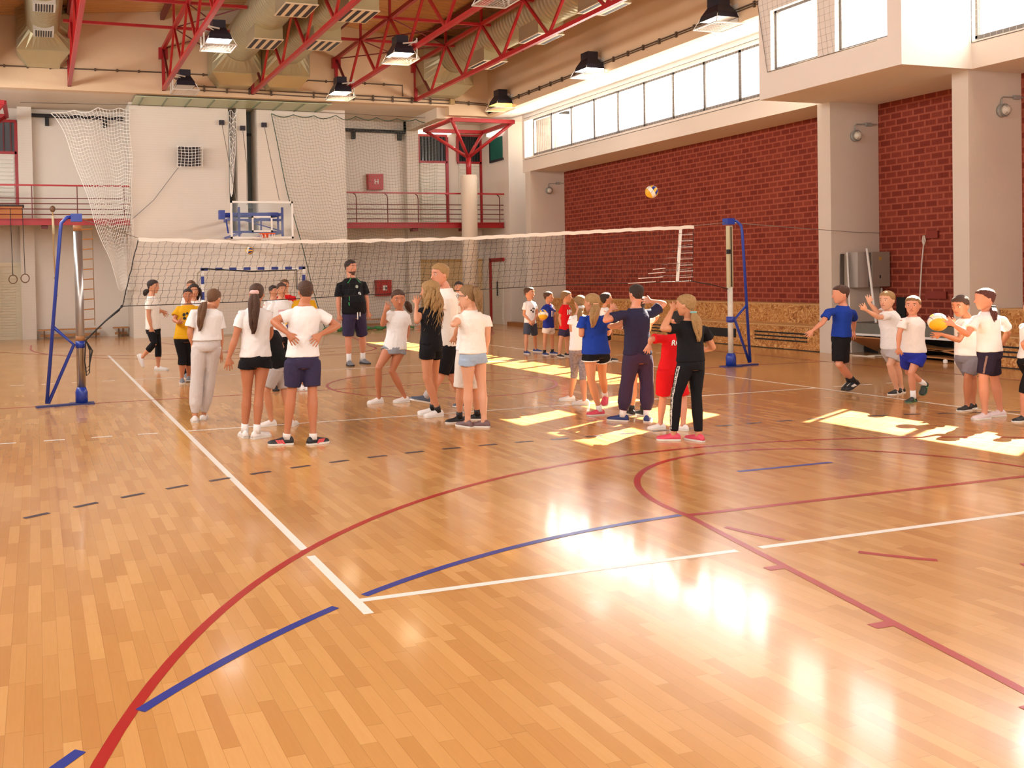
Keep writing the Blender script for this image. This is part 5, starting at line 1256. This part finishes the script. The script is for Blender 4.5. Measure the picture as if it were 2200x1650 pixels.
cg = P_('girl with long curly blonde hair, black tee and black shorts', (940, 896), (927, 602.5), (922, 648), -130, (926, 652), (926, 741), -145,
   [(896, 690, -.05), (895, 655, .05), (897, 638, .08)], [(945, 690, .15), (915, 706, .22), (893, 706, .2)],
   [(917, 812), (941, 895), ('g', -85)], [(933, 810), (930, 890), ('g', -110)],
   hair=('long', 'blond', .026, 1.9), shirt=(TB, .32, .02, .012), bottom=('short', TB, .38, .022), shoes=('white', SOLE), socks=(BLK, .05), skin='a', ls=(905, 664), rs=(944, 664))
P_('girl with glasses, light brown ponytail, white tee and denim shorts', (1012, 920), (1010, 611.7), (1003, 660), -135, (1013, 662), (1016, 765), -160,
   [(974, 697, -.1), (996, 678, .15), (1004, 662, .2)], [(1047, 720), (1045, 748, .1), (1038, 765, .2)],
   [(1006, 832), (1005, 918), ('g', -165)], [(1035, 830), (1040, 918), ('g', -130)],
   hair=('pony', 'sand', .95), tail=[(1021, 617), (1027, 630), (1029, 650), (1030, 670)], tie=(1021, 617, HB['mid'], .8), shirt=(TW2, .45, .06, .02), bottom=('short', DEN, .22, .02), shoes=('mauve', SOLE), skin='b', glasses=True, ls=(988, 678), rs=(1048, 681), w=1.05)
P_('child in white basketball shorts nearly hidden behind the girl with glasses', (1000, 908), (1004, 632), (1001, 668), -120, (1004, 672), (1003, 752), -140,
   [(984, 706), (977, 722, .05), (972, 738, .1)], [(1024, 706), (1022, 738), (1022, 754)],
   [(988, 836), (987, 908), ('g', -95)], [(1020, 836), (1026, 902), ('g', -120)], hair=('short', 'dark'), shirt=(TW, .6, 0), bottom=('short', WSH, .95, .035), shoes=('black', SOLE), socks=(BLK, .06))
P_('dark haired boy far behind the young man, head above his shoulder', (968, 795), (985, 604), (986, 630), -20, (985, 633), (978, 702), -10,
   [(998, 668), (998, 695), (998, 708)], [(970, 668), (970, 695), (970, 708)], [(982, 750), (976, 794), ('g', 0)], [(972, 750), (967, 795), ('g', -70)], hair=('short', 'dark'), shirt=(TW, .6, 0), bottom=('short', NV, .8), shoes=('black', SOLE))
# --- boys lined up at the back
p = P_('boy in white tee with football print and clasped hands', (1140, 759), (1136, 615.5), (1138, 643), 25, (1137.5, 645), (1139, 693), 12,
   [(1155, 674), (1147, 689, -.12), (1141, 697, -.16)], [(1126, 676), (1138, 689, -.12), (1144, 697, -.18)], [(1149, 722), (1151, 756), ('g', 30)], [(1131, 723), (1130, 760), ('g', 0)],
   hair=('short', 'brown'), shirt=(TW, .55, -.05), bottom=('short', GRB, .85, .035), shoes=('blue', SOLE), fv=1, w=.95)
patch(p, [disc(.0, .04, .02), disc(-.05, -.0, .02), disc(.0, -.03, .024), disc(.05, .03, .018)], .55, 1, BLK, 'football_print')
p = P_('boy in blue jersey numbered eleven holding a ball, middle of three boys at the back', (1178, 763), (1176, 626), (1180, 649), 45, (1178, 651), (1178, 703), 20,
   [(1193, 679), (1191, 697), (1190, 708)], [(1162, 675), (1161, 686, -.12), (1169, 684, -.2)], [(1186, 724), (1187, 761), ('g', 30)], [(1171, 724), (1170, 763), ('g', 0)],
   hair=('short', 'brown'), shirt=(BLJ, .6, -.03), bottom=('short', WSH, .55, .035), shoes=('blue', SOLE), socks=(BLK, .06), fv=1, w=.95)
printtxt(p, '11', .15, .55, 1, WHITE, .03, 'number')
patch(p, [[(.02, -.02), (.16, -.06), (.16, .14), (.08, .16)]], .82, 1, mat('jersey_white', '#e2d6d8', .8), 'shoulder_panel'); patch(p, [[(-.08, .0), (.08, .0), (.07, .025), (-.07, .025)]], .955, 1, TR, 'collar')
vball(Fy(1167, 676, Fz(1178, 763).y-.26), 'volleyball held at the side by the boy numbered eleven', (.2, .5, 1.4))
p = P_('boy in red jersey numbered ten with a white chequered side', (1210, 766), (1214.5, 624.5), (1218, 650), 55, (1214.5, 652), (1213, 707), 30,
   [(1228, 682), (1226, 703), (1225, 714)], [(1202, 683), (1207, 705, -.05), (1209, 716, -.05)], [(1218, 733), (1219, 765), ('g', 55)], [(1204, 733), (1202, 767), ('g', 0)],
   hair=('short', 'sand'), shirt=(TR, .6, -.03), bottom=('short', NV, .55, .035), shoes=('black', SOLE), fv=1, w=.95)
printtxt(p, '10', .13, .66, 1, WHITE, -.03, 'number')
patch(p, [[(.06+.05*i, -.22+.06*j), (.11+.05*i, -.22+.06*j), (.11+.05*i, -.16+.06*j), (.06+.05*i, -.16+.06*j)] for i in range(2) for j in range(7) if (i+j) % 2 == 0], .62, 1, WHITE, 'chequer')
P_('boy in white tee looking up, head above the shoulder of the girl in blue', (1309, 776), (1300, 628), (1304, 656), 75, (1299, 658), (1302, 712), 60,
   [(1310, 690), (1312, 710), (1313, 720)], [(1290, 690), (1294, 710), (1296, 720)], [(1307, 742), (1311, 775), ('g', 70)], [(1298, 742), (1297, 777), ('g', 60)], pitch=-14, hair=('short', 'dark'), shirt=(TW, .6, 0), shoes=('black', SOLE), fv=1)
# --- right group
p = P_('girl in white tee and patterned knee leggings with a grey scrunchie, from behind', (1240, 867), (1246, 633.6), (1246, 667), 175, (1244, 673), (1245, 750), 180,
   [(1228, 709), (1236, 702, .2), (1240, 690, .3)], [(1262, 709), (1256, 702, .2), (1252, 690, .3)],
   [(1234, 803), (1226, 861), ('g', -100)], [(1252, 810), (1256, 870), ('g', -130)],
   hair=('pony', 'sand', .8), tail=[(1249, 661), (1246, 674), (1242, 690)], tie=(1249, 660, LG, 1.9), shirt=(TW, .5, -.03), bottom=('tight', mat('leopard', '#8d8083', .8, vary=.75, vscale=38), 1.15), shoes=('white', SOLE), skin='a', w=.95)
P_('girl in royal blue tee and white trimmed black shorts with a blonde ponytail', (1288, 893), (1275, 630), (1269, 670), -160, (1275, 674), (1280, 756), 178,
   [(1249, 719), (1256, 706, .2), (1262, 692, .28)], [(1307, 716, .1), (1311, 702, .25), (1312, 690, .3)],
   [(1270, 817), (1288, 892), ('g', -95)], [(1294, 808), (1300, 848, .3), ('t', (1297, 874, .2))],
   hair=('pony', 'blond', 1.2), tail=[(1280, 653), (1278, 668), (1275, 688), (1273, 704)], tie=(1280, 653, mat('tie_peach', '#d99f7a', .8), .9), ls=(1250, 682), rs=(1303, 680), shirt=(TBL, .55, -.05, .03), bottom=('short', TB, .26, .03), shoes=('pink', SOLE), socks=(TW, .06), skin='a', w=1.05)
bt = PEOPLE[-1]
for k in 'lr':
    HPk, K, A = bt['legs'][k]; c = HPk.lerp(K, .262); ax = (K-HPk).normalized(); x = ax.orthogonal().normalized(); y = ax.cross(x); s = bt['s']
    bt['kid'](MB().tube([c+x*(.113*s*math.cos(q*PI/10))+y*(.113*s*math.sin(q*PI/10)) for q in range(20)], .008, 6, True), 'white_trim', WHITE, bt['bottom'])
P_('child hidden behind the boy in navy, bare legs showing between his feet', (1366, 893), (1372, 634), (1372, 672), 175, (1371, 676), (1371, 752), 178,
   [(1310, 701, 0), (1326, 703, .02), (1342, 703, .05)], [(1411, 679, .1), (1398, 697, .1), (1392, 706, .15)],
   [(1361, 830), (1357, 892), ('g', 170)], [(1381, 830), (1382, 893), ('g', 180)], hair=('short', 'dark'), shirt=(TW, .4, 0), bottom=('short', TB, .6), shoes=('black', SOLE), socks=(BLK, .06))
tb = P_('boy in navy tee and purple trousers from behind with both arms lifted to his head', (1360, 906), (1367, 610), (1367, 651), 180, (1366, 657), (1370, 764), 178,
   [(1301, 688), (1313, 664, .1), (1330, 652, .15)], [(1426, 653), (1398, 647, .1), (1380, 644, .2)],
   [(1347, 825), (1338, 905), ('g', -140)], [(1390, 823), (1390, 906), ('g', 140)],
   hair=('short', 'dark'), ls=(1332, 671), rs=(1401, 668), shirt=(TN, .62, .02, .022), bottom=('loose', cloth('purple_jersey', '#3c2f47'), 1.85), shoes=('blue', SOLE), socks=(TW, .12, mat('sock_red', '#c9433a', .8)), skin='r')
p = P_('child in red jersey and red shorts behind the girl in black, white striped shoes', (1440, 924), (1456, 667), (1457, 705), 178, (1450, 713), (1440, 792), 178,
   [(1399, 728), (1395, 740, .02), (1389, 756, .02)], [(1484, 745), (1488, 770), (1488, 785)],
   [(1424, 855), (1419, 922), ('g', -100)], [(1468, 856), (1468, 925), ('g', -150)], hair=('short', 'black'), ls=(1416, 723), rs=(1478, 724), shirt=(TR, .7, -.02, .02), bottom=('short', TR, .9, .045), shoes=('white', SOLE, BLK, 3), skin='r')
printtxt(p, 'ROCKETS', .085, .72, -1, WHITE, .09, 'name_print', .003)
gb_ = P_('girl in black tee and black leggings with a lettered white stripe and blonde ponytail', (1470, 949), (1477, 631.6), (1471, 678), -150, (1481, 684), (1484, 780), -172,
   [(1425, 706), (1445, 664, .06), (1456, 646, .1)], [(1531, 746), (1518, 752, .2), (1506, 752, .26)],
   [(1453, 852), (1448, 946), ('g', -120)], [(1496, 850), (1501, 948), ('g', -172)],
   hair=('pony', 'blond', 1.0), tail=[(1490, 671), (1496, 688), (1500, 712), (1502, 734)], tie=(1490, 671, mat('tie_aqua', '#7fb3ae', .7), .9), ls=(1449, 700), rs=(1514, 704), shirt=(TB, .5, .04, .02), bottom=('tight', TB, 1.93), shoes=('pink', SOLE), skin='a')
o_, pts = legstripe(gb_, 'l', -1, WHITE, .02, 1.9, .045, .005, 'white_stripe')
tm = MB(); words = 'CAN MAKE A DIFFERENCE WE CAN MAKE A DIFFERENCE'; nl = len(words)
for i, ch in enumerate(words):
    if ch == ' ': continue
    f = (i+.5)/nl; q = f*(len(pts)-1); k = min(len(pts)-2, int(q)); p0 = pts[k].lerp(pts[k+1], q-k); d = (pts[k+1]-pts[k]).normalized()
    m2 = text_mesh(ch, .034, p0, d, gb_['fw'], 0, .0006); tm.add(m2.v, m2.f)
stick(gb_, tm, 'stripe_lettering', BLK, 'bottom', .008)
# --- right hand row
p = P_('boy in blue tee numbered nine and black shorts lunging left at the pier', (1828, 841), (1812.5, 613.7), (1800, 650), -105, (1811, 653), (1807, 726), -140,
   [(1768.5, 692), (1745, 711), (1729, 724)], [(1834, 690, .15), (1834, 712, .2), (1832, 726, .2)],
   [(1803, 783, -.05), (1834, 818, 0), ('t', (1818, 842, 0))], [(1808, 784), (1824, 817, .15), ('t', (1812, 838, .15))],
   hair=('short', 'brown'), ls=(1779, 667), rs=(1832, 668), shirt=(TBL, .6, .04, .022), bottom=('short', TB, .88, .05), shoes=('black', SOLED, WHITE, 3), socks=(BLK, .12), skin='r', w=1.08)
printtxt(p, '9', .20, .55, -1, mat('number_grey', '#d5d5da', .7), .05, 'number', .008)
p = P_('blond boy in white tee and grey shorts reaching both arms forward to the left', (1925, 847), (1912.7, 626), (1899, 663), -78, (1909, 664), (1917, 748), -85,
   [(1888, 682, -.12), (1861, 666, -.1), (1848, 650, -.1)], [(1884, 670, .12), (1868, 651, .12), (1866, 636, .12)],
   [(1912, 783), (1927, 847), ('g', -85)], [(1926, 783), (1937, 844), ('g', -80)], hair=('short', 'blond'), ls=(1906, 674, -.15), rs=(1903, 668, .15), shirt=(TW, .6, -.0, .02), bottom=('short', LG, .66, .045), shoes=('black', SOLE, WHITE, 1), skin='b', fv=1, w=1.05)
p = P_('boy in white tee and blue shorts stepping forward, one heel raised', (1957, 864), (1969, 637), (1954, 674), -60, (1961, 677), (1963, 757), -40,
   [(1977, 725), (1971, 762, -.05), (1962, 783, -.08)], [(1932, 717), (1930, 748), (1935, 767)],
   [(1958, 800), (1962, 863), ('g', -75)], [(1952, 800, .1), (1985, 824, .25), ('t', (1980, 855, .22))], hair=('short', 'sand'), shirt=(TW, .6, -.0, .02), bottom=('short', BLS, .6, .045), shoes=('green', SOLEG, mat('logo_green', '#5f8f62', .5), 1), socks=(TW, .11), skin='r', fv=1, ls=(1978, 688), rs=(1939, 685))
p = P_('boy in white tee and grey shorts holding a volleyball out in front', (2066, 884), (2067, 634), (2060, 678), -82, (2077, 680), (2079, 765), -82,
   [(2060, 731, -.12), (2022, 718, -.06), (2004, 720, 0)], [(2062, 715, .2), (2050, 694, .16), (2036, 683, .1)],
   [(2079, 812), (2078, 882), ('g', -85)], [(2090, 812), (2090, 878), ('g', -80)], pitch=10, hair=('short', 'brown'), ls=(2078, 694, -.14), rs=(2079, 692, .14), shirt=(TW, .6, .02, .018), bottom=('short', GRS, .78, .04), shoes=('black', SOLE), skin='c', fv=1)
vball(Fy(2015, 692, Fz(2066, 884).y+.03), 'large volleyball held out by the boy at the right', (.9, .3, 2.2))
patch(p, [], .5, 1, WHITE) if False else None
p = P_('girl in white tee and long dark shorts, low ponytail, rightmost full figure', (2125, 900), (2124, 621), (2108, 662), -112, (2121, 665), (2126, 757), -150,
   [(2078, 718), (2049, 698, .0), (2034, 686, .05)], [(2165, 716, .05), (2156, 735, .2), (2150, 745, .3)],
   [(2113, 812), (2116, 900), ('g', -95)], [(2137, 812), (2149, 894), ('g', -100)], hair=('pony', 'red', .8), tail=[(2133, 660), (2136, 672), (2136, 698)], tie=(2133, 659, BLK, .9), ls=(2096, 681), rs=(2154, 683), shirt=(TW, .6, .02, .02), bottom=('short', cloth('plum_shorts', '#2d2436'), .84, .02), shoes=('pale', SOLE), skin='r', w=1.08)
legstripe(p, 'l', -1, mat('stripe_tan', '#8a6a5e', .6), .05, .8, .02, .004)
P_('child cut off by the right picture edge, black leggings and dark canvas shoe showing', (2195, 908), (2220, 645), (2212, 682), -90, (2222, 690), (2216, 772), -85,
   [(2199, 738, -.12), (2212, 764, -.1), (2215, 780, -.1)], [(2240, 738, .1), (2240, 765, .1), (2238, 780, .1)],
   [(2203, 830), (2198, 905), ('g', -88)], [(2228, 830), (2225, 900), ('g', -85)], hair=('short', 'brown'), shirt=(TW, .6, 0), bottom=('tight', TB, 1.2, .02), shoes=('black', SOLE), skin='r')
